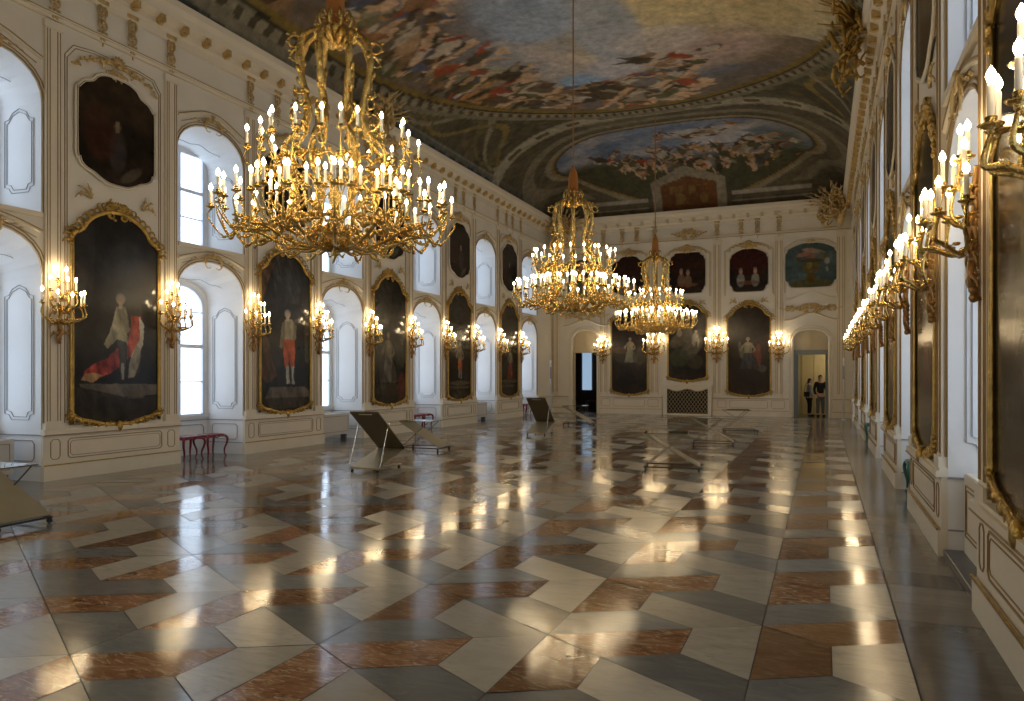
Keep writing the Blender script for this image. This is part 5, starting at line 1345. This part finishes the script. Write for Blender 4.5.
# ------------------------------------------------------------------ people at the grey doorway
def skin_body(name, nodes, edges, mat, parent, sub=1):
    me = bpy.data.meshes.new(name); me.from_pydata([n[0] for n in nodes], edges, []); me.update()
    o = bpy.data.objects.new(name, me); col.objects.link(o); o.parent = parent
    sk = o.modifiers.new('skin', 'SKIN'); sk.use_smooth_shade = True
    for v, n in zip(me.skin_vertices[0].data, nodes): v.radius = (n[1], n[2] if len(n) > 2 else n[1])
    me.skin_vertices[0].data[0].use_root = True
    if sub:
        s_ = o.modifiers.new('sub', 'SUBSURF'); s_.levels = sub; s_.render_levels = sub
    me.materials.append(M[mat]); return o
def person(loc, rz, H, top, legs, label, armpose, bag):
    root = empty('person', loc, rz); tag(root, label, 'person'); k = H / 1.75
    Z = lambda z: z * k
    body = [((0, 0, Z(.95)), .15 * k, .11 * k), ((0, 0, Z(1.12)), .135 * k, .10 * k), ((0, 0, Z(1.32)), .17 * k, .115 * k), ((0, 0, Z(1.44)), .12 * k, .09 * k), ((0, .01, Z(1.51)), .052 * k), ((0, .02, Z(1.57)), .055 * k)]
    e = [(0, 1), (1, 2), (2, 3), (3, 4), (4, 5)]
    for sg in (1, -1):
        b0 = len(body); sh, el, wr, hd = armpose[0 if sg > 0 else 1]
        body += [((sg * .17 * k, 0, Z(1.42)), .058 * k), (tuple(c * k for c in el), .046 * k), (tuple(c * k for c in wr), .034 * k), (tuple(c * k for c in hd), .030 * k)]
        e += [(3, b0), (b0, b0 + 1), (b0 + 1, b0 + 2), (b0 + 2, b0 + 3)]
        hdv = Vector(hd) * k; d = (hdv - Vector(wr) * k).normalized(); sd = d.cross(Vector((0, 0, 1))).normalized() if abs(d.z) < .95 else Vector((1, 0, 0))
        for q in range(4):
            i = len(body); off = sd * (q - 1.5) * .020 * k
            body += [(tuple(hdv + off + d * .05 * k), .0095 * k), (tuple(hdv + off + d * (.085 - .006 * abs(q - 1.3)) * k + Vector((0, 0, -.012 * k))), .008 * k)]
            e += [(b0 + 3, i), (i, i + 1)]
        i = len(body); body += [(tuple(hdv - sd * .045 * k + d * .03 * k), .0095 * k)]; e.append((b0 + 3, i))
        b0 = len(body)
        body += [((sg * .09 * k, .0, Z(.86)), .098 * k), ((sg * .10 * k, .015, Z(.50)), .066 * k), ((sg * .11 * k, -.01, Z(.10)), .045 * k), ((sg * .115 * k, .10 * k, Z(.045)), .042 * k), ((sg * .12 * k, .17 * k, Z(.035)), .034 * k)]
        e += [(0, b0), (b0, b0 + 1), (b0 + 1, b0 + 2), (b0 + 2, b0 + 3), (b0 + 3, b0 + 4)]
    skin_body('body', body, e, 'skin', root, 1)
    # clothing shells over torso, arms and legs
    j = [((0, 0, Z(.90)), .165 * k, .125 * k), ((0, 0, Z(1.12)), .155 * k, .115 * k), ((0, 0, Z(1.34)), .185 * k, .13 * k), ((0, 0, Z(1.45)), .12 * k, .095 * k), ((0, .005, Z(1.50)), .068 * k)]
    e = [(0, 1), (1, 2), (2, 3), (3, 4)]
    for sg in (1, -1):
        b0 = len(j); sh, el, wr, hd = armpose[0 if sg > 0 else 1]
        j += [((sg * .175 * k, 0, Z(1.42)), .075 * k), (tuple(c * k for c in el), .060 * k), (tuple(c * k for c in wr), .045 * k)]
        e += [(3, b0), (b0, b0 + 1), (b0 + 1, b0 + 2)]
    skin_body('jacket', j, e, top, root, 1)
    j = [((0, 0, Z(.93)), .150 * k, .115 * k)]; e = []
    for sg in (1, -1):
        b0 = len(j); j += [((sg * .09 * k, 0, Z(.82)), .112 * k), ((sg * .10 * k, .015, Z(.50)), .082 * k), ((sg * .11 * k, -.01, Z(.11)), .064 * k)]
        e += [(0, b0), (b0, b0 + 1), (b0 + 1, b0 + 2)]
    skin_body('trousers', j, e, legs, root, 1)
    for sg in (1, -1):
        m = MB(); m.ell((sg * .118 * k, .075 * k, .045), (.05 * k, .14 * k, .048), 10, 6); m.build('shoe', 'jacket', root, True)
    # head
    m = MB(); hc = (0, .03 * k, Z(1.645)); m.ell(hc, (.075 * k, .095 * k, .112 * k), 16, 12)
    m.ell((0, .125 * k, Z(1.635)), (.014 * k, .022 * k, .024 * k), 8, 6); m.ell((0, .10 * k, Z(1.56)), (.035 * k, .03 * k, .03 * k), 8, 6)
    for sg in (1, -1): m.ell((sg * .077 * k, .02 * k, Z(1.64)), (.010 * k, .022 * k, .032 * k), 8, 6)
    m.ell((0, .113 * k, Z(1.597)), (.024 * k, .010 * k, .006 * k), 8, 4)
    m.build('head', 'skin', root, True)
    for sg in (1, -1):
        m = MB(); m.ell((sg * .030 * k, .112 * k, Z(1.66)), (.012 * k, .008 * k, .008 * k), 8, 6); m.build('eye', 'jacket', root, True)
    m = MB(); m.ell((0, .012 * k, Z(1.675)), (.086 * k, .098 * k, .105 * k), 16, 10); m.ell((0, -.045 * k, Z(1.62)), (.075 * k, .05 * k, .09 * k), 12, 8); m.build('hair', 'hair', root, True)
    return root
arm_d = ((.2, 0, 1.42), (.25, -.03, 1.14), (.22, .10, .92), (.21, .14, .86)), ((-.2, 0, 1.42), (-.25, -.03, 1.14), (-.16, .18, 1.10), (-.10, .24, 1.12))
person((-.10, 32.95, 0), math.radians(200), 1.70, 'jacket', 'trouser', 'person in a black jacket and grey trousers standing in the grey doorway', arm_d, False)
person((-.52, 33.12, 0), math.radians(-75), 1.56, 'shirt', 'jacket', 'shorter person in a light top and dark trousers beside the black jacket', arm_d, True)
root = empty('shoulder_bag', (-.62, 32.80, .82)); tag(root, 'small black bag held at the hip of the shorter person', 'bag')
m = MB(); m.bbox(-.11, .11, -.05, .05, 0, .20, .02); m.build('pouch', 'jacket', root)
m = MB(); m.tube(spline([(-.1, 0, .19), (-.06, .03, .42), (.02, .05, .58), (.08, .03, .40), (.1, 0, .19)], 5), .010, 5); m.build('strap', 'jacket', root)

# ------------------------------------------------------------------ point lights
def lamp(name, loc, e, c, r, parent=None):
    l = bpy.data.lights.new(name, 'POINT'); l.energy = e; l.color = c; l.shadow_soft_size = r
    o = bpy.data.objects.new(name, l); col.objects.link(o); o.location = loc
    if parent: o.parent = parent
    return o
lamp('rear_fill_light', (CX, -1.74, 3.9), 150, (1, .80, .52), .5)  # added warm fill behind the camera, brightens the near right wall; no fixture modelled
lamp('side_room_lamp', (.5, 33.6, 2.5), 22, (1, .85, .6), .12)

# ------------------------------------------------------------------ camera and view
cam = bpy.data.cameras.new('camera'); co = bpy.data.objects.new('camera', cam); col.objects.link(co); sc.camera = co
f = 740.; th = math.atan(311 / f)
cam.sensor_width = 36; cam.lens = 36 * f / 1024; cam.shift_y = (375.3 - 350.5) / 1024
co.location = (0, 0, 1.7); co.rotation_euler = (PI / 2, 0, th); cam.clip_end = 200; cam.clip_start = .05
w = bpy.data.worlds.new('world'); sc.world = w; w.use_nodes = True
w.node_tree.nodes['Background'].inputs[0].default_value = (.5, .6, .75, 1); w.node_tree.nodes['Background'].inputs[1].default_value = .3
sc.view_settings.view_transform = 'Standard'; sc.view_settings.look = 'None'; sc.view_settings.gamma = 1
sc.view_settings.use_curve_mapping = False; sc.view_settings.exposure = 0.36
try:
    sc.cycles.use_denoising = True; sc.cycles.sample_clamp_indirect = 6; sc.cycles.max_bounces = 7; sc.cycles.diffuse_bounces = 4; sc.cycles.glossy_bounces = 3
except Exception: pass
